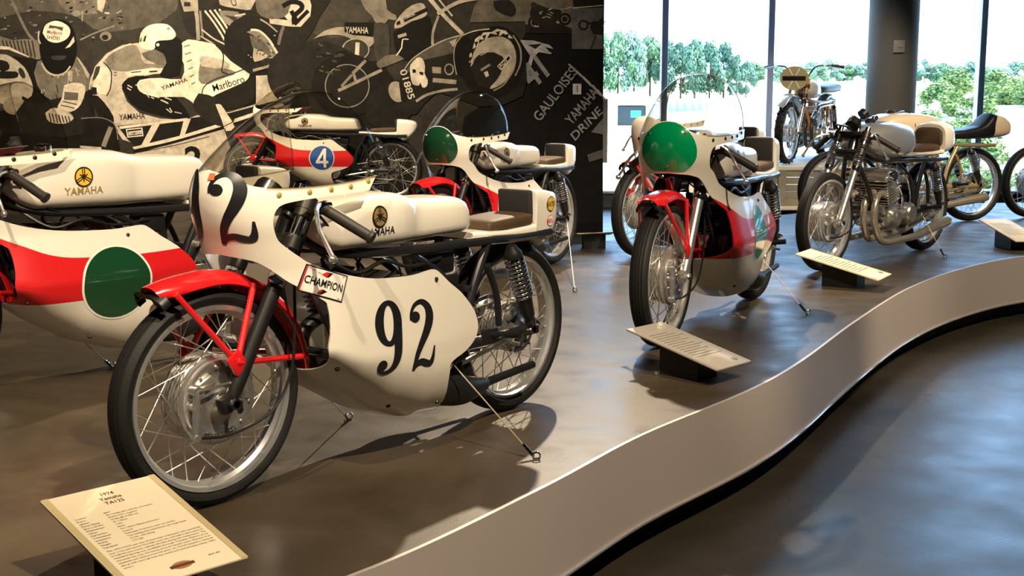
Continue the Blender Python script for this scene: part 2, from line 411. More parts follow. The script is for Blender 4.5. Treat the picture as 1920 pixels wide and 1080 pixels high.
def wheel(root, name, cx, R=R0, hw=.037, drum=.098, spokes='each', front=True, tire=RUBBER, rim=RIM, hub=ALU, knob=False, steer=0, sprocket=0):
    w = part(name, ('rim', R), lambda: rim_g(R), rim, root, loc=(cx, 0, R), rot=(0, 0, steer))
    part('tire', ('tire', R, hw, knob), lambda: tire_g(R, hw, knob), tire, w, 28)
    part('hub', ('drum', drum), lambda: drum_g(drum), hub, w)
    part('axle', 'axle', lambda: G().cyl((0, -.125, 0), (0, .125, 0), .0095).tube([(0, .112, 0), (0, .125, 0)], .015, 6).tube([(0, -.112, 0), (0, -.125, 0)], .015, 6), CHROME, w)
    rr = R - .062
    if front:
        p = part('brake_plate', ('plate', drum), lambda: plate_g(drum - .004), hub, w)
        part('brake_arm', ('arm', 0), lambda: G().tube([(.088, .075, .042), (.092, .078, -.01), (.098, .076, -.078)], [.010, .011, .008], 8).cyl((.088, .055, .042), (.088, .082, .042), .013).cyl((.098, .066, -.078), (.098, .088, -.078), .009).cyl((.09, .058, .0), (.09, .084, .0), .012), ALU, p)
        part('brake_arm', ('arm', 1), lambda: G().tube([(-.058, .075, .052), (-.06, .078, .0)], [.011, .010], 8).cyl((-.058, .055, .052), (-.058, .084, .052), .013).cyl((-.06, .06, .0), (-.06, .084, 0), .010), ALU, p)
        part('link_rod', ('rod', 0), lambda: G().tube([(.088, .082, .042), (-.058, .082, .052)], .0045, 8), STEEL, p)
        part('return_spring', 'rspring', lambda: G().tube([(.07 - .1 * t / 60, .072 + .006 * sin(t), -.075 - .012 * sin(pi * t / 60) + .006 * cos(t)) for t in range(61)], .0016, 5), DARK, p)
    else:
        p = part('brake_plate', ('plate', drum), lambda: plate_g(drum - .004), hub, w)
        part('brake_arm', ('arm', 2), lambda: G().tube([(.03, .07, -.03), (.06, .078, -.075)], [.011, .008], 8).cyl((.03, .05, -.03), (.03, .08, -.03), .012), CHROME, p)
        if sprocket:
            def spr():
                rs = .092; y = sprocket * .078; g = G(); n = 40; vo = []
                for yy in (y - .003, y + .003):
                    for k in range(n * 2):
                        a = pi * k / n; r = rs + (.005 if k % 2 else -.003); vo.append((r * cos(a), yy, r * sin(a)))
                m = n * 2; vi = [(.045 * cos(pi * k / n), yy, .045 * sin(pi * k / n)) for yy in (y - .003, y + .003) for k in range(m)]
                g.add(vo + vi, [[k, (k + 1) % m, m + (k + 1) % m, m + k] for k in range(m)] + [[k, 2 * m + k, 2 * m + (k + 1) % m, (k + 1) % m] for k in range(m)] + [[m + k, m + (k + 1) % m, 3 * m + (k + 1) % m, 3 * m + k] for k in range(m)] + [[2 * m + k, 3 * m + k, 3 * m + (k + 1) % m, 2 * m + (k + 1) % m] for k in range(m)])
                return g
            sp = part('sprocket', ('sprocket', sprocket), spr, STEEL, w, 30)
            part('sprocket_holes', ('sholes', sprocket), lambda: [g := G(), [g.cyl((.07 * cos(a), sprocket * .0745, .07 * sin(a)), (.07 * cos(a), sprocket * .083, .07 * sin(a)), .0125, 12) for a in [2 * pi * k / 9 for k in range(9)]]][0], DARK, sp)
    if spokes == 'each':
        for i in range(36):
            s = 1 if i % 2 else -1; l = (i // 2) % 2
            part('spoke', ('spoke', s, l, drum, R), lambda: spoke_g(s, l, drum + .004, rr, .036), STEEL, w, 60, rot=(0, 2 * pi * i / 36, 0))
    else:
        def all_spokes():
            g = G()
            for i in range(36):
                s = 1 if i % 2 else -1; l = (i // 2) % 2; h = spoke_g(s, l, drum + .004, rr, .036); M = Matrix.Rotation(2 * pi * i / 36, 3, 'Y')
                g.add([M @ v for v in h.v], h.f)
            return g
        o = part('spokes', ('spokes', drum, R), all_spokes, STEEL, w, 60); o['kind'] = 'stuff'
    return w

FK = Vector((-.298, 0, .51)).normalized()
def fork_pt(z, y, dx=0): return Vector((WB + FK.x / FK.z * (z - R0) + dx, y, z))
def fork(root, low=PLASTIC, up=CHROME, gaiter=False, top=.81, rl=.021):
    for s in (1, -1):
        y = .088 * s
        f = part('fork_leg', ('fkl', s, rl), lambda: G().tube([fork_pt(.285, y), fork_pt(.32, y), fork_pt(.34, y), fork_pt(.55, y), fork_pt(.585, y)], [.016, .020, rl, rl, rl + .001], 18).rbox(fork_pt(.288, y, .012), (.05, .034, .05), .012, E3(0, .3, 0)), low, root)
        part('collar', ('fkc', s), lambda: G().tube([fork_pt(.575, y), fork_pt(.582, y), fork_pt(.602, y), fork_pt(.606, y)], [.021, .026, .026, .02], 18), CHROME, f)
        part('stanchion', ('fks', s, top), lambda: G().tube([fork_pt(.60, y), fork_pt(top, y), fork_pt(top + .004, y)], [.0165, .0165, .012], 16), up, f)
        if gaiter:
            def ga():
                P = []; r = []
                for i in range(25): P.append(fork_pt(.56 + .15 * i / 24, y)); r.append(.022 + (.006 if i % 2 else 0))
                return G().tube(P, r, 16)
            part('gaiter', ('gait', s), ga, PLASTIC, f, 80)
        else:
            part('dust_boot', ('boot', s), lambda: G().tube([fork_pt(.604, y), fork_pt(.625, y), fork_pt(.65, y)], [.026, .027, .019], 16), PLASTIC, f)
    for z, k in ((.685, 0), (.785, 1)):
        part('fork_yoke', ('yoke', k), lambda: [g := G(), g.rbox(fork_pt(z, 0, -.008), (.06, .20, .026), .01, E3(0, -.53, 0)), [g.cyl(fork_pt(z - .016, .088 * s), fork_pt(z + .016, .088 * s), .027) for s in (1, -1)]][0], DARK, root)
    part('steering_head', 'head', lambda: G().cyl(fork_pt(.66, 0, -.045), fork_pt(.80, 0, -.045), .03), FRAME, root)
    part('steering_damper', 'damper', lambda: G().cyl(fork_pt(.80, 0, -.045), fork_pt(.825, 0, -.045), .022).tube([fork_pt(.826, -.02, -.045), fork_pt(.83, .02, -.045)], .012, 8), CHROME, root)

def fender_g(a0=radians(60), a1=radians(177), Rf=.332, w=.056, c=(WB, R0)):
    prof = [(0.0, -w), (.010, -w * .97), (.024, -w * .8), (.031, -w * .45), (.033, 0), (.031, w * .45), (.024, w * .8), (.010, w * .97), (0, w)]
    prof2 = [(r - .003, y * .96) for r, y in prof[::-1]]
    rows = []; n = 40
    for i in range(n + 1):
        a = a0 + (a1 - a0) * i / n; e = 0
        if i < 9: e = .026 * ((9 - i) / 9) ** 2
        tw = 1 - .35 * max(0, (5 - i) / 5) ** 2
        rows.append([Vector((c[0] + (Rf - .026 + r + e) * cos(a), y * tw, c[1] + (Rf - .026 + r + e) * sin(a))) for r, y in prof + prof2])
    return G().loft(rows)
def front_fender(root, m=RED):
    f = part('front_fender', 'ffender', fender_g, m, root, 45)
    a = radians(55); c = Vector((WB, 0, R0))
    part('mud_flap', 'mflap', lambda: fender_g(radians(56.5), radians(62), .336, .052), PLASTIC, f, 45)
    for s in (1, -1):
        b = Vector((1.262, .098 * s, .392))
        q = lambda d, r=.322: Vector((WB + r * cos(radians(d)), .052 * s, R0 + r * sin(radians(d))))
        for k, (d, rr) in enumerate(((66, .326), (113, .318), (168, .316))):
            part('fender_stay', ('stay', s, k), lambda: G().tube([b, b + (q(d, rr) - b) * .12, q(d, rr) - (q(d, rr) - b) * .08, q(d, rr)], [.011, .0085, .0085, .010], 8), m, f)
        part('stay_bracket', ('sbr', s), lambda: G().rbox(b, (.05, .012, .06), .01, E3(0, .6, 0)), m, f)

def clip_ons(root, lever=True):
    for s in (1, -1):
        a = fork_pt(.765, .115 * s, -.01); b = Vector((.985, .165 * s, .768)); c = Vector((.930, .272 * s, .699))
        h = part('handlebar', ('clip', s), lambda: G().tube([fork_pt(.765, .088 * s), a, Vector((1.0, .135 * s, .772)), b], .0115, 10).cyl(fork_pt(.75, .088 * s), fork_pt(.785, .088 * s), .025), DARK, root)
        d = (c - b).normalized()
        part('grip', ('grip', s), lambda: G().tube([b - d * .03, b - d * .03 + d * .004, b - d * .022, b - d * .018, c - d * .012, c - d * .008, c, c + d * .004], [.014, .022, .022, .0165, .0165, .0195, .0195, .012], 14), GRIP, h)
        if lever:
            LV = spline([(1.0, .15 * s, .787), (1.05, .185 * s, .778), (1.082, .225 * s, .738), (1.082, .255 * s, .69), (1.082, .275 * s, .662)], 5)
            part('lever', ('lever', s), lambda: G().tube(LV, .0062, 8).lathe([(0, -.012), (.008, -.009), (.012, 0), (.008, .009), (0, .012)], (1.082, .275 * s, .658), 12, False), ALU, h)
            part('lever_clamp', ('lvc', s), lambda: G().rbox((.985, .15 * s, .78), (.035, .03, .03), .008), DARK, h)

def rear_end(root, frame=FRAME, coil=CHROME, body=PLASTIC, chain=-1, seat_z=0):
    for s in (1, -1):
        y = .098 * s
        part('swingarm', ('swing', s), lambda: G().tube([(.34, .085 * s, .285), (.2, y, .286), (.02, y, .288), (-.035, y, .288)], [.021, .019, .017, .014], 12).rbox((-.01, y, .289), (.09, .02, .045), .008), frame, root)
        a = Vector((.115, .112 * s, .585)); b = Vector((.006, .112 * s, .315)); d = (b - a).normalized()
        k = part('rear_shock', ('shock', s), lambda: G().tube([a, a + d * .02, a + d * .03, a + d * .042], [.014, .024, .031, .031], 14).tube([a + d * .188, a + d * .192, a + d * .262, a + d * .285], [.031, .027, .022, .013], 14).cyl(a + d * .03, a + d * .19, .014, 10).rbox(b, (.03, .034, .03), .008), body, root)
        def sp():
            u = d.cross(Vector((0, 1, 0))).normalized(); w = d.cross(u); n = 10 * 14
            return G().tube([a + d * (.043 + .145 * i / n) + (u * cos(2 * pi * i / 14) + w * sin(2 * pi * i / 14)) * .030 for i in range(n + 1)], .0052, 7)
        part('coil_spring', ('coil', s), sp, coil, k, 80)
        part('cap_nut', ('cap', s), lambda: G().tube([b + Vector((0, .012 * s, 0)), b + Vector((0, .024 * s, 0)), b + Vector((0, .036 * s, 0))], [.012, .012, .005], 8), CHROME, k)
    def ch():
        g = G(); y = .078 * chain; P = []
        for i in range(24): a = pi / 2 + pi * i / 23; P.append((.092 * cos(a), y, .29 + .092 * sin(a)))
        P += [(.45, y, .245)]
        for i in range(10): a = -pi / 2 + pi * i / 9; P.append((.47 + .035 * cos(a), y, .285 + .035 * sin(a)))
        return g.tube(P, .0075, 6, closed=True)
    part('drive_chain', ('chain', chain), ch, DARK, root)

def frame_tubes(root, m=FRAME):
    for s in (1, -1):
        part('frame_tube', ('ft1', s), lambda: G().tube([p for p in spline([(1.0, .03 * s, .70), (.88, .085 * s, .64), (.6, .105 * s, .618), (.26, .105 * s, .612), (.02, .085 * s, .60), (-.16, .07 * s, .60)], 5)], .0145, 10), m, root)
        part('frame_tube', ('ft2', s), lambda: G().tube([p for p in spline([(1.01, .03 * s, .67), (.93, .085 * s, .47), (.87, .09 * s, .34), (.78, .085 * s, .265), (.5, .085 * s, .22), (.36, .10 * s, .27), (.30, .10 * s, .45), (.22, .10 * s, .605)], 5)], .0145, 10), m, root)
        part('frame_tube', ('ft3', s), lambda: G().tube([p for p in spline([(.60, .10 * s, .61), (.42, .10 * s, .5), (.33, .10 * s, .30)], 5)], .012, 10), m, root)
        part('frame_stay', ('ft4', s), lambda: G().tube([p for p in spline([(.245, .115 * s, .535), (.20, .118 * s, .44), (.185, .118 * s, .33)], 4)], .011, 8), m, root)
    for i, (x, y, z) in enumerate(((.3, .105, .46), (.87, .09, .34), (.02, .085, .60))):
        part('cross_tube', ('xt', i), lambda: G().cyl((x, -y, z), (x, y, z), .014), m, root)

def two_stroke(root):
    part('crankcase', 'crank', lambda: G().rbox((.60, 0, .30), (.34, .24, .17), .05, seg=4).rbox((.68, 0, .36), (.16, .24, .12), .03, seg=3).lathe([(0, .155), (.06, .155), (.075, .145), (.078, .11)], (.52, 0, .285), 32, False).lathe([(0, .15), (.05, .15), (.06, .14), (.062, .11)], (.68, 0, .30), 32, False), ALU, root)
    for s in (1, -1):
        y = .072 * s; T = E3(0, .35, 0); c = Vector((.72, y, .42)); up = T @ Vector((0, 0, 1))
        def cy():
            g = G().cyl(c - up * .03, c + up * .14, .042, 20)
            for i in range(9): g.rbox(c + up * (.005 + .0165 * i), (.125, .125, .005), .002, T, seg=1)
            return g.cyl(c + up * .14, c + up * .165, .012, 8)
        cyl = part('cylinder', ('cyl', s), cy, DARK, root)
        part('spark_plug', ('plug', s), lambda: G().tube([c + up * .15, c + up * .19], [.008, .006], 8).tube(spline([tuple(c + up * .19), (.74, y, .63), (.66, y * .6, .61)], 5), .004, 6), PLASTIC, cyl)
        ca = part('carburettor', ('carb', s), lambda: G().cyl((.66, y, .44), (.545, y, .465), .028, 16).cyl((.60, y, .40), (.60, y, .54), .024, 16).tube([(.545, y, .465), (.53, y, .468), (.515, y, .472)], [.028, .03, .036], 16).cyl((.60, y, .385), (.60, y, .40), .014), ALU, root)
        part('intake_bell', ('bell', s), lambda: G().tube([(.52, y, .47), (.47, y, .48), (.455, y, .483)], [.034, .04, .046], 16), PLASTIC, ca)
        part('cable', ('cab', s), lambda: G().tube(spline([(.60, y, .54), (.66, y * 1.3, .60), (.84, y * 1.5, .645), (.97, y * 1.6, .75)], 6), .0038, 6), PLASTIC, ca)
        part('exhaust', ('exh', s), lambda: G().tube([p[:3] for p in spline(EX(s), 5)], [p[3] for p in spline(EX(s), 5)], 16), PLASTIC, root)
    part('ignition_box', 'ibox', lambda: G().rbox((.43, .05, .56), (.11, .09, .07), .012).rbox((.42, .11, .50), (.07, .02, .05), .006), PLASTIC, root)
    part('wiring_loom', 'loom', lambda: G().tube(spline([(.95, .05, .66), (.84, .11, .58), (.72, .115, .60), (.6, .11, .57), (.45, .1, .58)], 6), .006, 6).tube(spline([(.95, .07, .60), (.82, .12, .55), (.7, .12, .53), (.58, .12, .55), (.5, .1, .52)], 6), .0045, 6), PLASTIC, root)
def EX(s):
    return [(.79, .072 * s, .43, .021), (.855, .075 * s, .40, .022), (.875, .072 * s, .345, .025), (.83, .066 * s, .29, .030), (.74, .066 * s, .245, .04), (.60, .072 * s, .20, .05), (.48, .10 * s, .172, .052), (.38, .122 * s, .155, .046), (.28, .125 * s, .155, .024), (.24, .125 * s, .158, .014), (.01, .125 * s, .172, .013)]
def rearsets(root):
    for s in (1, -1):
        part('foot_peg', ('peg', s), lambda: G().cyl((.21, .10 * s, .30), (.20, .215 * s, .315), .012).rbox((.22, .108 * s, .30), (.08, .014, .05), .01), PLASTIC, root)
        part('control_rod', ('crod', s), lambda: G().tube([(.40, .135 * s, .245), (.312, .135 * s, .258), (.14, .135 * s, .285)], .0085, 8).tube([(.20, .15 * s, .30), (.16, .15 * s, .275), (.15, .175 * s, .27)], .007, 8), STEEL, root)

def superring(x, w, z0, z1, e=4, n=36, tilt=0):
    zc = (z0 + z1) / 2; h = (z1 - z0) / 2; out = []
    for k in range(n):
        a = 2 * pi * k / n; c, s = cos(a), sin(a)
        yy = w * math.copysign(abs(c) ** (2 / e), c); zz = h * math.copysign(abs(s) ** (2 / e), s)
        out.append(Vector((x + tilt * zz, yy, zc + zz)))
    return out
TK_TOP = [(.29, .675), (.30, .715), (.312, .745), (.335, .757), (.37, .760), (.46, .763), (.55, .769), (.60, .783), (.64, .793), (.76, .798), (.86, .792), (.93, .779), (.965, .762), (.985, .735)]
TK_BOT = [(.29, .66), (.30, .648), (.32, .643), (.6, .637), (.90, .643), (.93, .655), (.965, .685), (.985, .715)]
TK_W = [(.29, .085), (.31, .10), (.36, .108), (.57, .114), (.61, .128), (.66, .140), (.80, .145), (.90, .135), (.95, .112), (.985, .06)]
def tank_half(x): return tab(TK_W, x)
def tank_g(big=0):
    xs = [.29, .295, .305, .32, .34, .37, .42, .48, .54, .57, .585, .60, .615, .63, .66, .70, .76, .82, .87, .90, .925, .945, .96, .972, .98, .985]
    f = lambda x: x - big * max(0, (.985 - x) / .69)
    return G().loft([superring(f(x), tab(TK_W, x) * (1 + big * .5), tab(TK_BOT, x), tab(TK_TOP, x) + big * .45 * min(1, (.985 - x) * 9) , 4.2) for x in xs])
def emblem_g(fn, r=.031):
    vs = [disc2d(0, 0, 1, 1, 3, 36, .86)]
    for k in range(3):
        a = pi / 2 + 2 * pi * k / 3; c, s = cos(a), sin(a)
        R_ = lambda p: [(x * c - y * s, x * s + y * c) for x, y in p]
        for p in ([(-.5, -.055), (.2, -.055), (.2, .055), (-.5, .055)], [(.2, -.16), (.86, -.16), (.86, -.06), (.2, -.06)], [(.2, .06), (.86, .06), (.86, .16), (.2, .16)], [(.14, -.16), (.24, -.16), (.24, .16), (.14, .16)]):
            vs.append((R_(p), [[0, 1, 2, 3]]))
    v, f = join2d(*vs); return place2d(([(x * r, y * r) for x, y in v], f), fn)
def tank_decals(root, tk, big=0, face=GOLD_D, ink=BLACK_D, textm=None, cx=.765, logo=True, sc=1.0, key='tk', zc=.735):
    # emblem disc over lettering, on both flanks
    for s in (1, -1):
        def fn(u, v, off=0.0):
            x = cx - u * s; z = zc + v; x0 = (x + big * .985 / .69) / (1 + big / .69)
            zl = tab(TK_BOT, x0); zh = tab(TK_TOP, x0) + big * .45 * min(1, (.985 - x0) * 9); q = min(.97, abs((z - (zl + zh) / 2) / ((zh - zl) / 2)))
            return Vector((x, s * (tab(TK_W, x0) * (1 + big * .5) * (1 - q ** 4.2) ** (1 / 4.2) + .0016 + off), z))
        if logo:
            part('emblem_disc', (key, 'ed', s, big), lambda: place2d(disc2d(0, 0, .031 * sc, .031 * sc, 4, 32), fn), face, tk)
            part('emblem', (key, 'em', s, big), lambda: emblem_g(lambda u, v: fn(u, v, .0012), .031 * sc), ink, tk)
        v, f = text2d('YAMAHA', .012, 'CENTER', 1.05)
        part('lettering', (key, 'tx', s, big), lambda: place2d(([(x * .0215 * sc, y * .0225 * sc - .053 * sc) for x, y in v], f), fn), textm or ink, tk)

def seat_unit(root, m=WHITE, pad=PAD, cush=LEATHER, number=None, stickers=True, tall=0):
    ZH = [(-.245, .70 + tall), (-.235, .722 + tall), (-.21, .735 + tall), (-.16, .745 + tall), (-.075, .752 + tall), (-.070, .752 + tall), (-.064, .638), (.1, .632), (.28, .640)]
    ZL = [(-.245, .685), (-.23, .645), (-.2, .605), (-.15, .565), (-.12, .552), (-.085, .575), (-.05, .59), (.1, .607), (.28, .618)]
    HWD = [(-.245, .03), (-.235, .045), (-.21, .062), (-.16, .075), (-.07, .084), (-.064, .085), (.05, .092), (.2, .098), (.28, .09)]
    xs = [-.245, -.241, -.235, -.222, -.21, -.19, -.17, -.15, -.135, -.12, -.10, -.085, -.075, -.070, -.064, -.055, -.03, 0, .05, .1, .15, .2, .25, .27, .28]
    t = part('seat_cowl', ('cowl', tall), lambda: G().loft([superring(x, tab(HWD, x), tab(ZL, x), tab(ZH, x), 5) for x in xs]), m, root, 40)
    part('seat_cushion', 'cush', lambda: G().loft([superring(x, w, z0, z1, 5) for x, w, z0, z1 in ((-.055, .07, .635, .665), (-.05, .078, .633, .674), (0, .082, .632, .676), (.08, .084, .630, .672), (.15, .082, .631, .668), (.175, .078, .634, .664), (.182, .07, .638, .658))]), cush, t)
    part('back_pad', ('bpad', tall), lambda: G().rbox((-.058, 0, .700 + tall / 2), (.022, .138, .10 + tall), .009, E3(0, .06, 0), 3), pad, t)
    part('seat_bolt', 'sbolt', lambda: G().cyl((.135, .088, .612), (.135, .102, .612), .006, 10).cyl((-.06, .08, .60), (-.06, .09, .60), .006, 10), BRASS, t)
    return t

# ---- fairing: one smooth skin over (s, t), s along the flank from the nose, t up the flank from the keel
XN = [(.5, 1.20), (.62, 1.215), (.70, 1.243), (.74, 1.26), (.78, 1.271), (.82, 1.274), (.86, 1.266), (.89, 1.25), (.93, 1.22)]
WZ = [(0, .2), (.35, .215), (.5, .21), (.65, .205), (.75, .2), (.82, .188), (.86, .175), (.9, .16)]
WZ2 = [(0, .2), (.30, .214), (.385, .232), (.405, .232), (.57, .186), (.65, .190), (.75, .2), (.82, .188), (.86, .175), (.9, .16)]
ZB = [(.3, .085), (.45, .086), (.6, .098), (.75, .15), (.9, .24), (1.0, .32), (1.06, .35), (1.4, .5)]
HB = [(.4, .2), (.6, .2), (.8, .17), (.95, .1), (1.05, .06), (1.4, .05)]
FL = .27; FT0 = .2; FT1 = .45
def smooth_tab(t, x):
    h = .012; return (tab(t, x - h) + 2 * tab(t, x) + tab(t, x + h)) / 4
def f_xz2st(x, z):
    d = max(0, smooth_tab(XN, z) - x); s = FL * acos(1 - d / FL) if d < FL else FL * pi / 2 + d - FL
    zb, hb = tab(ZB, x), tab(HB, x)
    if z < zb + hb: t = FT0 * acos(max(-1, 1 - max(0, z - zb) / hb)) * 2 / pi
    elif z < .5: t = FT0 + (FT1 - FT0) * (z - zb - hb) / max(.02, .5 - zb - hb)
    else: t = FT1 + z - .5
    return s, t
def f_P(s, t, wz=WZ):
    sg = 1 if s >= 0 else -1; s = abs(s); th = min(s / FL, pi / 2); z = .5 + t - FT1 if t >= FT1 else .5
    x = smooth_tab(XN, z) - (FL * (1 - cos(th)) if s < FL * pi / 2 else FL + s - FL * pi / 2); k = 1
    if t < FT1:
        zb, hb = smooth_tab(ZB, x), smooth_tab(HB, x)
        if t < FT0: ph = max(0, t) / FT0 * pi / 2; z = zb + hb * (1 - cos(ph)); k = sin(ph) ** .8
        else: z = zb + hb + (t - FT0) / (FT1 - FT0) * max(.02, .5 - zb - hb)
    w = smooth_tab(wz, z) * sin(th) ** .9
    if s > FL * pi / 2: w *= 1 - .14 * ((s - FL * pi / 2) / .6) ** 2
    return Vector((x, sg * w * k, z))
def f_N(s, t, wz=WZ):
    h = .004; s0 = s
    if abs(s) < .002: s = .002 if s >= 0 else -.002
    t = max(t, .004)
    a = f_P(s + h, t, wz) - f_P(s - h, t, wz); b = f_P(s, t + h, wz) - f_P(s, t - h, wz); n = b.cross(a)
    if n.length < 1e-9: return Vector((0, 1 if s >= 0 else -1, 0))
    n.normalize(); sg = 1 if s >= 0 else -1
    if t < .09:
        if n.z > 0: n = -n
    elif n.y * sg < 0 and abs(n.y) > .05: n = -n
    elif abs(n.y) <= .05 and n.x < 0 and abs(s) < .1: n = -n
    if abs(s0) < .002: n.y = 0; n.normalize()
    return n
OUT_LOW = [(.455, .1), (.498, .156), (.515, .207), (.521, .248), (.519, .275), (.47, .292), (.419, .313), (.391, .336), (.38, .363), (.385, .392), (.406, .428), (.464, .483), (.525, .523), (.569, .557), (.595, .569), (.628, .569), (.695, .564), (.79, .568), (.874, .577), (.959, .596), (1.036, .621), (1.082, .642), (1.103, .657), (1.136, .683), (1.159, .706), (1.171, .736), (1.174, .76), (1.165, .787), (1.148, .799), (1.118, .805), (1.061, .81), (.944, .812), (.857, .817), (.843, .824), (.814, .851), (.814, .855), (.909, .846), (1.031, .841), (1.128, .84), (1.18, .843), (1.212, .85), (1.237, .864), (1.246, .876), (1.251, .888)]
OUT_ARCH = [(1.228, .664), (1.222, .66), (1.208, .655), (1.192, .648), (1.172, .633), (1.152, .615), (1.128, .593), (1.083, .564), (1.039, .535), (1.029, .518), (1.024, .486), (1.024, .442), (1.031, .399), (1.012, .355), (1.0, .33)]
def fairing_g(wz=WZ, warp=None, th=.004):
    wp = warp or (lambda x, z: (x, z))
    st = [f_xz2st(*wp(x, z)) for x, z in OUT_LOW]; st[0] = (st[0][0], 0.0)
    ar = [f_xz2st(*wp(x, z)) for x, z in OUT_ARCH]; ar[0] = (0, f_xz2st(1.2, wp(1.228, .665)[1])[1]); ar[-1] = (f_xz2st(1.0, .33)[0], 0.0)
    st[-1] = (0, f_xz2st(1.2, .888)[1])
    up = spline(st, 3); dn = spline(ar, 3)
    pl = [(max(0, a), max(0, b)) for a, b in up + dn]
    from mathutils.geometry import delaunay_2d_cdt
    bd = [pl[0]]
    for q in pl[1:]:
        if (Vector(q) - Vector(bd[-1])).length > .0015: bd.append(q)
    if (Vector(bd[0]) - Vector(bd[-1])).length < .0015: bd.pop()
    # keel and nose lines get evenly spaced points too
    full = []
    for a, b in zip(bd, bd[1:] + bd[:1]):
        n = max(1, int((Vector(b) - Vector(a)).length / .018)); full += [(a[0] + (b[0] - a[0]) * k / n, a[1] + (b[1] - a[1]) * k / n) for k in range(n)]
    def inside(x, y):
        c = False
        for (x1, y1), (x2, y2) in zip(full, full[1:] + full[:1]):
            if (y1 > y) != (y2 > y) and x < (x2 - x1) * (y - y1) / (y2 - y1) + x1: c = not c
        return c
    pts = [Vector(q) for q in full]; mx = max(q[0] for q in full); my = max(q[1] for q in full)
    for a in range(1, int(mx / .016) + 1):
        for b in range(1, int(my / .016) + 1):
            x, y = a * .016 + .004 * (b % 2), b * .016
            if inside(x, y) and min((x - p[0]) ** 2 + (y - p[1]) ** 2 for p in full) > .007 ** 2: pts.append(Vector((x, y)))
    cv, ce, cf, _, _, _ = delaunay_2d_cdt(pts, [], [list(range(len(full)))], 1, 1e-6)
    V = [(q.x, q.y) for q in cv]; Fc = [list(q) for q in cf]
    cnt = {}
    for q in Fc:
        for k in range(3): e = tuple(sorted((q[k], q[(k + 1) % 3]))); cnt[e] = cnt.get(e, 0) + 1
    B = [e for e, c in cnt.items() if c == 1 and not (V[e[0]][0] < 1e-4 and V[e[1]][0] < 1e-4) and not (V[e[0]][1] < 1e-4 and V[e[1]][1] < 1e-4)]
    g = G(); g.n = []; n = len(V)
    for sg in (1, -1):
        P = [f_P(sg * a if a > 1e-4 else sg * 1e-6, b, wz) for a, b in V]; N = [f_N(sg * max(a, 1e-6), b, wz) for a, b in V]
        fo = []
        for q in Fc:
            nn = (P[q[1]] - P[q[0]]).cross(P[q[2]] - P[q[0]]); fo.append(q if nn.dot(N[q[0]]) >= 0 else q[::-1])
        fi = [[i + n for i in q[::-1]] for q in fo]
        g.add(P + [p - m * th for p, m in zip(P, N)], fo + fi + [[a, b, b + n, a + n] for a, b in B]); g.mi = getattr(g, 'mi', []) + [0] * len(fo) + [1] * len(fi) + [0] * len(B)
        g.n += [tuple(m) for m in N] + [tuple(-m) for m in N]
    return g
def f_side(side, wz=WZ, off=.0016):
    def fn(x, z):
        s, t = f_xz2st(x, z); return f_P(side * s, t, wz) + f_N(side * s, t, wz) * off
    return fn
def f_front(wz=WZ, off=.0016):
    def fn(s, z): t = FT1 + z - .5; return f_P(s, t, wz) + f_N(s, t, wz) * off
    return fn
def shield_g(th=.003):
    nb, na = 18, 40; rows = []
    base = []
    edge = [(.814, .855), (.909, .846), (1.031, .841), (1.128, .84), (1.18, .843), (1.212, .85), (1.237, .864), (1.246, .876), (1.251, .888)]
    L1 = spline([f_xz2st(x, z) for x, z in edge], 4); L1[-1] = (0, f_xz2st(1.2, .888)[1])
    half = [f_P(max(s, 1e-5), t) + f_N(max(s, 1e-5), t) * .002 for s, t in L1]; half[-1].y = 0
    full = half + [Vector((p.x, -p.y, p.z)) for p in half[-2::-1]]; m = len(full)
    # even by arc length
    acc = [0]
    for i in range(1, m): acc.append(acc[-1] + (full[i] - full[i - 1]).length)
    def at(u):
        q = u * acc[-1]
        for i in range(1, m):
            if q <= acc[i] + 1e-9: k = (q - acc[i - 1]) / (acc[i] - acc[i - 1]); return full[i - 1].lerp(full[i], k)
        return full[-1]
    for j in range(nb + 1):
        t = j / nb; row = []
        for i in range(na + 1):
            u = i / na; b = at(u); a = pi * u
            r = Vector((.795 + .085 * sin(a) ** 1.5, .172 * cos(a) if abs(cos(a)) > .999 else .172 * math.copysign(abs(cos(a)) ** .8, cos(a)), .855 + .232 * sin(a) ** .8))
            w = 1 - (1 - t) ** 1.55
            row.append(Vector((b.x + (r.x - b.x) * t, b.y + (r.y - b.y) * t ** 1.5, b.z + (r.z - b.z) * w)))
        rows.append(row)
    return G().grid(rows)

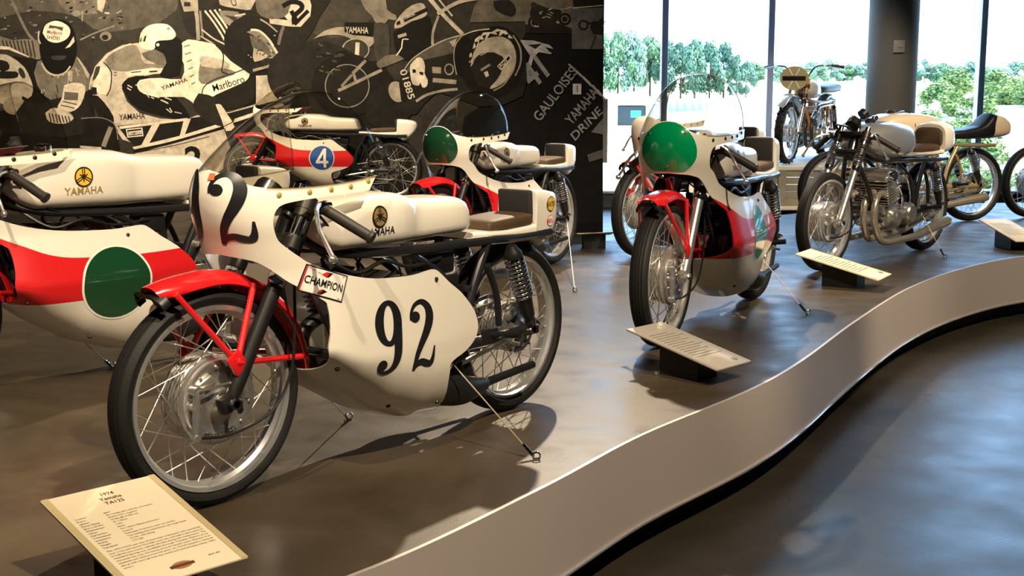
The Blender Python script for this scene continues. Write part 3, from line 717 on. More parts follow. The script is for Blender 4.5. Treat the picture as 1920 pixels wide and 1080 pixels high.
def fairing(root, m, wz=WZ, warp=None, key='a', screws=True, shield=True, edge=None):
    edge = edge or SHIELD
    f = part('fairing', ('fair', key), lambda: fairing_g(wz, warp), m, root, 170)
    if shield:
        o = part('windscreen', 'shield', shield_g, SHIELD, root, 170)
        part('edge_highlight_bead', 'rbead', lambda: G().tube([(.795 + .085 * sin(a) ** 1.5, .172 * math.copysign(abs(cos(a)) ** .8, cos(a)), .855 + .232 * sin(a) ** .8) for a in [pi * k / 40 for k in range(41)]], .0022, 6), edge, o)  # bead added along the screen's rear edge to carry its highlight
        for s in (1, -1):
            part('edge_beading', ('bead', s), lambda: G().tube([f_side(s, wz, .003)(x, z) for x, z in spline([(.814, .853), (.909, .845), (1.031, .840), (1.128, .839), (1.18, .842)], 4)], .0025, 6), SHIELD, o)
    if screws:
        for s in (1, -1):
            for i, (x, z) in enumerate([(1.155, .824), (1.07, .827), (.996, .829), (.921, .832), (.848, .842)]):
                p = f_side(s, wz, 0)(x, z)
                part('screw', ('scr', s, i, key), lambda: G().tube([p, p + Vector((0, s * .003, 0)), p + Vector((0, s * .005, 0))], [.008, .0075, .004], 12), BRASS if key == 'a' else DARK, f)
    for i, (x, z) in enumerate([(.588, .539), (.976, .335), (.728, .175), (.528, .150)]):
        p = f_side(1, wz, 0)(x, z); nn = f_N(*f_xz2st(x, z), wz)
        part('fairing_bolt', ('fbolt', i, key), lambda: G().tube([p, p + nn * .004, p + nn * .006], [.007, .0065, .003], 10), DARK, f)
    part('fairing_bracket', 'fbrk', lambda: G().tube([(1.05, 0, .72), (1.18, 0, .76), (1.235, 0, .80)], .01, 8).tube([(1.16, -.12, .80), (1.19, 0, .775), (1.16, .12, .80)], .008, 8), FRAME, root)
    part('tachometer', 'tach', lambda: G().tube([(1.10, .03, .80), (1.07, .03, .83)], .04, 20).tube([(1.068, .03, .832), (1.064, .03, .836)], .036, 20), PLASTIC, root)
    return f

# ------------------------------------------------------------------ faired racing motorcycles
GR_RACE = 'white faired racing motorcycles'
def race_bike(label, rx, ry, th, scale=1, paint=WHITE, wz=WZ, key='a', spokes='joined', low=PLASTIC, big=0, warp=None, steer=0, chain=-1, tall=0, stick=False, cush=LEATHER, shield=True, edge=None):
    r = thing('racing_motorcycle', label, 'motorcycle', (rx, ry, PZ + .0015), th + pi, GR_RACE, scale)
    wheel(r, 'front_wheel', WB, spokes=spokes, steer=steer, drum=.112)
    wheel(r, 'rear_wheel', 0, hw=.046, drum=.078, spokes=spokes, front=False, sprocket=chain)
    fork(r, low); front_fender(r); clip_ons(r); rear_end(r, chain=chain); frame_tubes(r); two_stroke(r); rearsets(r)
    tk = part('fuel_tank', ('tank', big), lambda: tank_g(big), WHITE, r)
    part('filler_cap', ('fcap', big), lambda: G().tube([(.80, 0, .79 + big * .3), (.80, 0, .812 + big * .45), (.80, 0, .818 + big * .45)], [.03, .03, .022], 20), CHROME, tk)
    st = seat_unit(r, tall=tall, cush=cush)
    fa = fairing(r, paint, wz, warp, key, shield=shield, edge=edge)
    part('brake_cable', 'bcab', lambda: G().tube(spline([(1.372, .083, .212), (1.28, .09, .205), (1.15, .098, .24), (1.08, .10, .33), (1.06, .10, .45), (1.04, .09, .62), (1.0, .12, .76)], 6), .0042, 6), PLASTIC, r)
    return r, tk, st, fa
def side_digits(fa, text, x0, z0, h, slope, wz, m, key):
    for sd in (1, -1):
        u0 = 0.0
        chars = text if sd == 1 else text
        tot = .275
        for i, c in enumerate(chars):
            v, f, w = digit(c); w *= 1.36
            def fn(a, b):
                u = u0 + a * h * 1.36; x = x0 - u if sd == 1 else x0 - tot + u
                return f_side(sd, wz)(x, z0 + b * h - (u if sd == 1 else tot - u) * slope)
            part('race_number', (key, sd, i), lambda: place2d((v, f), fn), m, fa, 170); u0 += w * h + .036

# the bike with number 92
A_TH = .91729654; A_R = (-.02356, 4.38017)
rA, tkA, stA, faA = race_bike('white racing motorcycle with black number 92 on its fairing and red front fender', A_R[0], A_R[1], A_TH, 1, spokes='each', steer=-.062)
tank_decals(rA, tkA)
side_digits(faA, '92', .862, .300, .212, .10, WZ, BLACK_D, 'n92')
for i, (c, s0) in enumerate((('9', -.172), ('2', .018))):
    v, f, w = digit(c)
    part('race_number', ('nose', i), lambda: place2d(([(x * .40, y * .192) for x, y in v], f), lambda a, b: f_front()(s0 + a, .694 + b)), BLACK_D, faA, 170)
def champion(fa):
    q = [Vector((1.088, .640)), Vector((.962, .594)), Vector((.986, .524)), Vector((1.112, .570))]
    fn0 = lambda off: (lambda u, v: f_side(1, WZ, off)(*(q[3].lerp(q[2], u)).lerp(q[0].lerp(q[1], u), v)))
    base = part('oil_sticker', 'ch0', lambda: place2d(rect2d(0, 0, 1, 1, 8, 4), fn0(.0014)), BLACK_D, fa)
    part('sticker_field', 'ch1', lambda: place2d(rect2d(.03, .05, .97, .95, 8, 4), fn0(.0019)), WHITE_D, base)
    part('sticker_red', 'ch2', lambda: place2d(join2d(poly2d([(.05, .92), (.55, .92), (.5, .72)]), poly2d([(.05, .08), (.5, .28), (.45, .08)]), rect2d(.03, .05, .06, .95, 1, 3)), fn0(.0024)), RED_D, base)
    part('sticker_black', 'ch3', lambda: place2d(join2d(poly2d([(.55, .92), (.95, .92), (.5, .72)]), poly2d([(.45, .08), (.5, .28), (.95, .08)])), fn0(.0024)), BLACK_D, base)
    v, f = text2d('CHAMPION', .014); mx = max(abs(a) for a, b in v)
    part('lettering', 'ch4', lambda: place2d(([(.5 + a / mx * .43, .36 + b * .28) for a, b in v], f), fn0(.0029)), BLACK_D, base)
champion(faA)
part('scrutineer_sticker', 'scrut', lambda: place2d(rect2d(.012, .862, .04, .879, 2, 2), f_front(WZ, .0022)), mat('orange_decal', (.72, .16, .05), .4), faA)
def tail_fn(off=.0015):
    return lambda x, z: Vector((x, tab([(-.245, .03), (-.235, .045), (-.21, .062), (-.16, .075), (-.07, .084)], x) * .998 + off, z))
def sticker(st, cx, cz, rx, rz, field, ink, text, ringm, key, h):
    b = part('sticker', (key, 0), lambda: place2d(disc2d(cx, cz, rx, rz, 3, 28), tail_fn(.0018)), ringm, st)
    part('sticker_field', (key, 1), lambda: place2d(disc2d(cx, cz, rx * .9, rz * .9, 3, 28), tail_fn(.0024)), field, b)
    v, f = text2d(text, .012); mx = max(abs(a) for a, _ in v)
    part('lettering', (key, 2), lambda: place2d(([(cx - a / mx * rx * 1.02, cz + (c - .5) * h) for a, c in v], f), tail_fn(.0031)), ink, b)
sticker(stA, -.160, .697, .030, .026, YELLOW_D, BLACK_D, 'BATES', BLACK_D, 'bates', .017)
sticker(stA, -.156, .640, .024, .019, WHITE_D, RED_D, 'BELL', RED_D, 'bellst', .014)

def flank_oval(fa, cx, cz, rx, rz, m, wz, key, rim=WHITE_D, num=None):
    for sd in (1, -1):
        o = part('number_oval', (key, sd, 0), lambda: place2d(disc2d(cx, cz, rx, rz, 8, 48), f_side(sd, wz, .0014)), rim, fa, 170)
        part('oval_field', (key, sd, 1), lambda: place2d(disc2d(cx, cz, rx * .94, rz * .94, 8, 48), f_side(sd, wz, .0022)), m, o, 170)
        if num:
            v, f = join2d(rect2d(.10, -.5, .26, .5, 1, 6), rect2d(-.36, -.28, .40, -.14, 6, 1), stroke2d([(.13, .44, .15), (-.06, .12, .15), (-.29, -.22, .15)], 6))
            part('race_number', (key, sd, 2), lambda: place2d(([(cx - a * .15 * sd, cz + b * .17) for a, b in v], f), f_side(sd, wz, .0035)), WHITE_D, o)
def nose_plate(fa, m, wz, key, rs=.165, rz=.108, cz=.792):
    def fn(off):
        return lambda a, b: f_front(wz, off)(a, max(b, .702))
    o = part('nose_plate', (key, 0), lambda: place2d(disc2d(0, cz, rs, rz, 10, 56), fn(.0014)), WHITE_D, fa, 170)
    part('plate_field', (key, 1), lambda: place2d(disc2d(0, cz, rs * .965, rz * .965, 10, 56), fn(.0022)), m, o, 170)
    part('plate_bolt', (key, 2), lambda: [g := G(), [g.tube([f_front(wz, .002)(a, b), f_front(wz, .007)(a, b)], [.006, .003], 10) for a, b in ((.0, .722), (-.10, .85), (.10, .85))]][0], CHROME, o)

# left-hand neighbour
warpB = lambda x, z: (x - .075 * max(0, min(1, (.95 - x) / .35)) * max(0, min(1, (z - .25) / .15)), z + .028 * max(0, min(1, (x - 1.1) / .08)) * max(0, min(1, (.72 - z) / .04)))
rB, tkB, stB, faB = race_bike('white racing motorcycle with red band and dark green oval, gold emblem on its tank', -1.135, 5.36, radians(45.5), 1.02, WHITE_RED, WZ2, 'b', big=.11, warp=warpB)
tank_decals(rB, tkB, .11, face=YELLOW_D, textm=GOLD_D, cx=.73, key='tkb', sc=1.15, zc=.755)
flank_oval(faB, .655, .375, .142, .135, GREEN_K, WZ2, 'ovB')

# behind number 92: dark green nose
rD, tkD, stD, faD = race_bike('white racing motorcycle with dark green nose disc and red belly beside the photo wall', .2352, 7.9336, 1.0277, .97, WHITE_RED, WZ2, 'b', warp=warpB)
tank_decals(rD, tkD); nose_plate(faD, GREEN_K, WZ2, 'npD')
# bright green nose
rE, tkE, stE, faE = race_bike('white racing motorcycle with bright green nose disc and green oval on red band', 1.234, 6.648, 1.1081, 1.05, WHITE_RED, WZ2, 'b', spokes='each', low=ALU, warp=warpB, tall=.035, edge=EDGE_HIGHLIGHT)
tank_decals(rE, tkE, face=GOLD_D, cx=.74); nose_plate(faE, GREEN_B, WZ2, 'npE'); flank_oval(faE, .65, .405, .105, .125, GREEN_B, WZ2, 'ovE')
# mostly hidden behind it
rF, tkF, stF, faF = race_bike('white racing motorcycle hidden behind the one with the bright green nose disc', 1.63, 9.25, radians(50.5), 1.0, WHITE, WZ, 'a', low=ALU, tall=.03, shield=False)
tank_decals(rF, tkF)
# small one with a blue oval and a 4
rC, tkC, stC, faC = race_bike('white racing motorcycle with red band and white 4 on a blue oval', -1.11, 12.05, radians(-3.8), 1.0, WHITE_RED, WZ2, 'b', warp=warpB, chain=1)
tank_decals(rC, tkC, face=GOLD_D, key='tk'); flank_oval(faC, .60, .405, .115, .115, BLUE_D, WZ2, 'ovC', num='4')

# ------------------------------------------------------------------ unfaired motorcycles
PIPE = mat('golden_chrome_pipe', (.72, .64, .50), .22, metal=.8)
def four_stroke(root, case=ALU, pipe=PIPE):
    part('crankcase', 'crank4', lambda: G().rbox((.58, 0, .275), (.36, .23, .13), .045, seg=4).rbox((.70, 0, .33), (.15, .25, .08), .025, seg=3).rbox((.60, 0, .20), (.26, .15, .05), .02, seg=2), case, root)
    part('clutch_cover', 'clutch', lambda: G().lathe([(0, .172), (.05, .172), (.056, .166), (.060, .158), (.066, .156), (.07, .11)], (.50, 0, .29), 40, False), case, root)
    part('crank_cover', 'ccov', lambda: G().lathe([(0, .158), (.036, .158), (.042, .152), (.05, .15), (.054, .11)], (.655, 0, .275), 36, False), case, root)
    part('points_cover', 'points', lambda: G().lathe([(0, .165), (.030, .165), (.036, .157), (.038, .1)], (.745, 0, .535), 28, False), CHROME, root)
    T = E3(0, .28, 0); up = T @ Vector((0, 0, 1)); c = Vector((.70, 0, .385))
    k = part('cylinder_block', 'cyl4', lambda: G().rbox(c + up * .06, (.10, .22, .16), .02, T), DARK, root)
    for i in range(9):
        part('cooling_fin', ('fin4', i), lambda: G().rbox(c + up * (-.012 + .0165 * i), (.16, .29, .0055), .002, T, seg=1), case, k)
    part('cylinder_head', 'head4', lambda: G().rbox(c + up * .155, (.15, .30, .045), .018, T, 3).cyl(c + up * .175 + Vector((.03, -.14, 0)), c + up * .175 + Vector((.03, .14, 0)), .022).cyl(c + up * .175 + Vector((-.03, -.14, 0)), c + up * .175 + Vector((-.03, .14, 0)), .022), case, k)
    for s in (1, -1):
        y = .068 * s
        part('carburettor', ('carb4', s), lambda: G().cyl((.62, y, .47), (.49, y, .50), .027, 16).cyl((.56, y, .43), (.56, y, .57), .022, 16).tube([(.49, y, .50), (.475, y, .503), (.46, y, .506)], [.028, .034, .042], 16), case, root)
        for q, yy in ((0, .05 * s), (1, .115 * s)):
            tail = [(.6, yy * 1.25, .135 + .03 * (1 - q), .021), (.40, yy * 1.28, .14 + .035 * (1 - q), .023), (.2, yy * 1.3, .17 + .06 * (1 - q), .03), (.0, yy * 1.35, .20 + .07 * (1 - q), .036), (-.03, yy * 1.35, .205 + .07 * (1 - q), .031)]
            P = [(.77, yy, .43, .019), (.85, yy, .425, .0195), (.905, yy * 1.05, .37, .020), (.915, yy * 1.12, .26, .020), (.87, yy * 1.2, .165, .020), (.78, yy * 1.22, .135 + .02 * (1 - q), .020)] + tail
            part('exhaust', ('exh4', s, q), lambda: G().tube([p[:3] for p in spline(P, 6)], [p[3] for p in spline(P, 6)], 16), pipe, root)
            part('exhaust_flange', ('exf4', s, q), lambda: G().tube([(.775, yy, .43), (.80, yy, .431)], .028, 6), ALU, root)
    part('oil_line', 'oil4', lambda: G().tube(spline([(.56, .13, .34), (.62, .15, .42), (.68, .13, .5), (.70, .10, .55)], 6), .006, 8).tube(spline([(.44, .12, .33), (.5, .14, .45), (.6, .13, .56), (.8, .09, .62)], 6), .0055, 8), CHROME, root)
TK2T = [(.36, .70), (.37, .75), (.39, .80), (.43, .835), (.55, .852), (.70, .862), (.84, .852), (.93, .82), (.965, .785), (.975, .755)]
TK2B = [(.36, .69), (.40, .648), (.6, .618), (.85, .645), (.93, .685), (.965, .72), (.975, .74)]
TK2W = [(.36, .09), (.38, .112), (.45, .128), (.6, .148), (.8, .155), (.9, .14), (.955, .10), (.975, .05)]
def bike_tank(r, m, key, dz=0):
    xs = [.36, .364, .37, .38, .40, .43, .48, .54, .60, .66, .72, .78, .84, .88, .91, .935, .95, .963, .970, .975]
    return part('fuel_tank', ('tk2', dz), lambda: G().loft([superring(x, tab(TK2W, x), tab(TK2B, x), tab(TK2T, x) + dz, 3.2) for x in xs]), m, r)
def naked_bike(label, name, rx, ry, th, tankm, framem, seatm, hump, spokes='joined', scale=1, z=PZ, gold_rim=False):
    r = thing(name, label, 'motorcycle', (rx, ry, z + .0015), th + pi, 'unfaired racing motorcycles', scale)
    wheel(r, 'front_wheel', WB, spokes=spokes, drum=.112, rim=RIM); wheel(r, 'rear_wheel', 0, hw=.046, drum=.092, spokes=spokes, front=False)
    fork(r, ALU if framem is FRAME else BRONZE, CHROME, gaiter=False, top=.83)
    for s in (1, -1):
        def sp():
            n = 11 * 12; u = Vector((0, 1, 0)); w = FK.cross(u)
            return G().tube([fork_pt(.60 + .13 * i / n, .088 * s) + (u * cos(2 * pi * i / 12) + w * sin(2 * pi * i / 12)) * .024 for i in range(n + 1)], .0045, 6)
        part('fork_spring', ('fsp', s), sp, CHROME, r, 80)
    clip_ons(r); rear_end(r, frame=framem); frame_tubes(r, framem); four_stroke(r); rearsets(r)
    tk = bike_tank(r, tankm, 'tk2')
    part('filler_cap', 'fcap2', lambda: G().tube([(.78, 0, .85), (.78, 0, .872), (.78, 0, .88)], [.032, .032, .022], 20), DARK, tk)
    part('tank_strap', 'strap', lambda: G().tube([Vector((.66, tab(TK2W, .66) * 1.01 * cos(a), .74 + .128 * sin(a))) for a in [pi * (.04 + .92 * i / 20) for i in range(21)]], .006, 6), CHROME, tk) if not hump else None
    ZH = [(-.30, .74), (-.29, .785), (-.26, .82), (-.18, .845), (-.05, .84), (.01, .80), (.03, .70)]
    if hump:      # race seat with a tall rounded tail
        t = part('seat_cowl', 'cowl4', lambda: G().loft([superring(x, w, zl, zh, 3.2) for x, w, zl, zh in ((-.27, .03, .70, .735), (-.262, .06, .675, .775), (-.24, .085, .655, .805), (-.19, .10, .64, .83), (-.12, .108, .63, .838), (-.07, .11, .628, .835), (-.045, .11, .627, .825), (-.04, .11, .627, .668), (.1, .108, .627, .66), (.25, .10, .63, .66), (.33, .09, .635, .66))]), tankm if hump == 1 else WHITE, r)
        part('back_pad', 'bpad4', lambda: G().loft([superring(x, w, .668, zh, 3.5) for x, w, zh in ((-.045, .092, .80), (-.03, .095, .805), (-.02, .085, .79))]), seatm, t)
        part('seat_cushion', 'cush4', lambda: G().loft([superring(x, w, .645, zh, 4) for x, w, zh in ((-.025, .085, .69), (0, .095, .70), (.1, .097, .70), (.25, .09, .695), (.30, .075, .685))]), seatm, t)
    else:
        t = part('seat_cowl', 'cowl5', lambda: G().loft([superring(x, w, zl, zh, 3) for x, w, zl, zh in ((-.34, .02, .70, .72), (-.33, .045, .685, .755), (-.30, .07, .672, .795), (-.24, .09, .66, .83), (-.17, .10, .652, .842), (-.12, .10, .65, .835))]), tankm, r)
        part('seat_cushion', 'cush5', lambda: G().loft([superring(x, w, zl, zh, 3.5) for x, w, zl, zh in ((-.16, .09, .66, .845), (-.13, .10, .655, .848), (-.10, .104, .65, .83), (-.05, .106, .65, .775), (.02, .106, .65, .745), (.15, .10, .65, .725), (.27, .09, .652, .715), (.31, .075, .66, .70))]), seatm, t)
    part('tachometer', 'tach4', lambda: G().tube([(1.06, .03, .84), (1.03, .03, .865)], .042, 20), PLASTIC, r)
    part('brake_cable', 'bcab', lambda: G().tube(spline([(1.372, .083, .212), (1.28, .09, .205), (1.15, .098, .24), (1.08, .10, .33), (1.06, .10, .45), (1.04, .09, .62), (1.0, .12, .76)], 6), .0042, 6), PLASTIC, r)
    part('front_plate_stay', 'fpst', lambda: G().tube([(1.08, .06, .80), (1.14, .05, .84), (1.10, -.05, .85), (1.05, -.06, .80)], .006, 8), FRAME, r)
    return r
G_TH = radians(47.3)
naked_bike('silver tank racing motorcycle without fairing, brown seat and chrome exhausts', 'vintage_motorcycle', 1.835 + 1.282 * cos(G_TH), 7.63 + 1.282 * sin(G_TH), G_TH, SILVER, FRAME, LEATHER, 2, 'each')
H_TH = radians(20)
CREAM = mat('cream_paint', (.74, .60, .42), .3, coat=.4)
naked_bike('bronze framed vintage motorcycle with cream tank and tail behind the silver tank one', 'vintage_motorcycle', 3.63, 10.35, H_TH, CREAM, BRONZE, PLASTIC, 0)
naked_bike('bronze framed vintage motorcycle with brown seat beside the farthest placard', 'vintage_motorcycle', 4.22 + 1.282 * cos(H_TH), 10.62 + 1.282 * sin(H_TH), H_TH, CREAM, BRONZE, LEATHER, 0)

# ------------------------------------------------------------------ scrambler on its crate
def scrambler():
    Zc = 13.35; p = on_y(1474, 308, Zc); th = radians(60); z0 = p.z; zk = z0 + .013
    r = thing('scrambler_motorcycle', 'orange scrambler motorcycle with oval number plate standing on the wooden crate', 'motorcycle', (p.x + 1.34 * .98 * cos(th), p.y + 1.34 * .98 * sin(th), zk), th + pi, None, .98)
    RK = .31
    wf = wheel(r, 'front_wheel', WB + .05, R=RK, hw=.045, knob=True, drum=.09); wheel(r, 'rear_wheel', 0, R=RK, hw=.05, knob=True, drum=.085, front=False)
    fork(r, ALU, ORANGE, top=.86)
    rear_end(r, frame=ORANGE); frame_tubes(r, ORANGE); four_stroke(r, ALU, DARK)
    f = part('front_fender', 'sff', lambda: fender_g(radians(40), radians(150), .40, .06, (WB + .05, RK)), SILVER, r, 45)
    part('rear_fender', 'srf', lambda: fender_g(radians(20), radians(130), .385, .065, (0, RK)), SILVER, r, 45)
    for s in (1, -1):
        part('fender_stay', ('sfs', s), lambda: G().tube([(WB + .05, .1 * s, RK), (WB + .12, .06 * s, RK + .385)], .006, 8).tube([fork_pt(.62, .088 * s), (WB - .05, .055 * s, RK + .39)], .007, 8), CHROME, f)
        h = part('handlebar', ('shb', s), lambda: G().tube(spline([(1.0, 0, .88), (.99, .08 * s, .89), (.98, .16 * s, .985), (.94, .27 * s, 1.0), (.86, .42 * s, .985)], 6), .011, 10).tube([(.985, 0, .965), (.982, .15 * s, .965)], .007, 8), CHROME, r)
        part('grip', ('sgr', s), lambda: G().tube([(.92, .31 * s, .999), (.855, .43 * s, .983)], .017, 12), GRIP, h)
        part('lever', ('slv', s), lambda: G().tube(spline([(.96, .25 * s, 1.0), (.98, .29 * s, .992), (.94, .42 * s, .97)], 5), .006, 8), ALU, h)
        part('side_panel', ('ssp', s), lambda: G().rbox((.22, .10 * s, .56), (.2, .03, .16), .03), ORANGE, r)
        P = [(.76, .068 * s, .46, .021), (.86, .11 * s, .45, .022), (.87, .15 * s, .52, .022), (.78, .165 * s, .58, .024), (.5, .17 * s, .60, .03), (.2, .17 * s, .62, .034), (-.2, .17 * s, .66, .034), (-.26, .17 * s, .665, .03)]
        e = part('high_exhaust', ('shx', s), lambda: G().tube([q[:3] for q in spline(P, 6)], [q[3] for q in spline(P, 6)], 14), CHROME, r)
        part('heat_shield', ('shs', s), lambda: [g := G(), [g.rbox((.30, .203 * s, .612 + (i - 1) * .022), (.34, .006, .014), .003, E3(0, -.05, 0)) for i in range(3)]][0], CHROME, e)
    part('steering_head', 'shd', lambda: G().cyl((1.05, 0, .66), (.97, 0, .86), .034), ORANGE, r)
    tk = part('fuel_tank', 'stk', lambda: G().loft([superring(x, w, zl, zh, 3) for x, w, zl, zh in ((.50, .06, .69, .74), (.505, .085, .675, .775), (.53, .10, .665, .80), (.62, .118, .655, .835), (.75, .125, .655, .855), (.85, .115, .67, .855), (.91, .09, .70, .84), (.935, .05, .73, .81))]), WHITE, r)
    part('tank_panel', 'stp', lambda: [g := G(), [g.add(*[[(q.x, q.y * 1.012, q.z) for q in G().loft([superring(x, w, .69, .76, 3) for x, w in ((.505, .088), (.53, .102), (.56, .108))]).v], G().loft([superring(x, .1, .6, .7, 3) for x in (.5, .52, .54)]).f])]][0], BRONZE, tk)
    part('seat_cushion', 'sst', lambda: G().loft([superring(x, w, zl, zh, 3.5) for x, w, zl, zh in ((-.22, .08, .74, .79), (-.20, .105, .725, .81), (-.1, .115, .715, .815), (.1, .115, .705, .80), (.3, .105, .70, .795), (.46, .09, .70, .79), (.50, .07, .71, .775))]), PLASTIC, r)
    part('seat_piping', 'spp', lambda: G().tube([(-.20, .108, .735), (.1, .117, .715), (.46, .093, .71)], .007, 8), WHITE_D, r)
    np_ = part('number_plate', 'snp', lambda: G().loft([[Vector((1.16 + dx, .155 * k * cos(2 * pi * i / 40), .87 + .125 * k * sin(2 * pi * i / 40))) for i in range(40)] for dx, k in ((0, .985), (.006, 1), (.012, .985))]), TAN, r)
    part('plate_bar', 'spb', lambda: G().rbox((1.175, 0, .87), (.004, .25, .045), .002), BLACK_D, np_)
    part('plate_rays', 'spr', lambda: [g := G(), [g.rbox((1.1735, .0 + .075 * cos(a), .87 + .075 * sin(a)), (.003, .085, .014), .001, E3(a, 0, 0)) for a in (pi / 3, 2 * pi / 3, 4 * pi / 3, 5 * pi / 3)]][0], WHITE_D, np_)
    part('plate_bracket', 'spk', lambda: G().tube([(1.16, 0, .80), (1.06, 0, .78)], .008, 8).tube([(1.16, 0, .90), (1.02, 0, .86)], .008, 8), CHROME, r)
    # crate below, turned like the bike
    WOODM = mat('weathered_crate_wood', (.17, .155, .12), .8, noise=(9, (.25, .23, .18), .35, .7))
    WOOD2 = mat('pale_crate_board', (.52, .47, .38), .7, noise=(7, (.62, .57, .48), .35, .7))
    c = thing('wooden_crate', 'large grey wooden plank crate carrying the orange scrambler', 'crate', (0, 0, 0))
    y0, y1 = 13.02, 14.85; x0 = on_y(1432, 330, y0).x; x1 = x0 + 1.18; zb = on_y(1480, 386, y0).z
    n = 5; hh = (z0 - .035 - zb) / n
    for i in range(n):
        for nm, b, rt, ln in (('plank', ((x0 + x1) / 2, y0, 0), 0, x1 - x0), ('plank', (x0, (y0 + y1) / 2, 0), pi / 2, y1 - y0), ('plank', (x1, (y0 + y1) / 2, 0), pi / 2, y1 - y0)):
            part(nm, ('plank', round(ln, 3), i % 2), lambda: G().rbox((0, 0, 0), (ln, .022, hh - .003), .003, seg=1), WOODM, c, loc=(b[0], b[1], zb + hh * (i + .5)), rot=(0, 0, rt))
    m = 7
    for i in range(m):
        part('lid_board', 'lidb', lambda: G().rbox((0, 0, 0), (x1 - x0 + .08, (y1 - y0 + .06) / m - .006, .033), .004, seg=1), WOOD2, c, loc=((x0 + x1) / 2, y0 - .03 + (y1 - y0 + .06) / m * (i + .5), z0 - .0175))
    for xx in (x0 + .18, (x0 + x1) / 2, x1 - .18):
        part('batten', 'batt', lambda: G().rbox((0, 0, 0), (.08, .02, z0 - .04 - zb), .004, seg=1), WOODM, c, loc=(xx, y0 - .021, (z0 - .04 + zb) / 2))
    part('base_board', 'bbd', lambda: G().rbox(((x0 + x1) / 2, (y0 + y1) / 2 - .05, zb - .015), (x1 - x0 + .12, y1 - y0 + .2, .03), .006), WOOD2, c)
    for xx in (x0 + .25, x1 - .25):
        for yy in (y0 + .15, y1 - .15):
            part('block_foot', 'blk', lambda: G().rbox((0, 0, 0), (.24, .24, zb - .03), .01), TOE, c, loc=(xx, yy, (zb - .03) / 2))
scrambler()

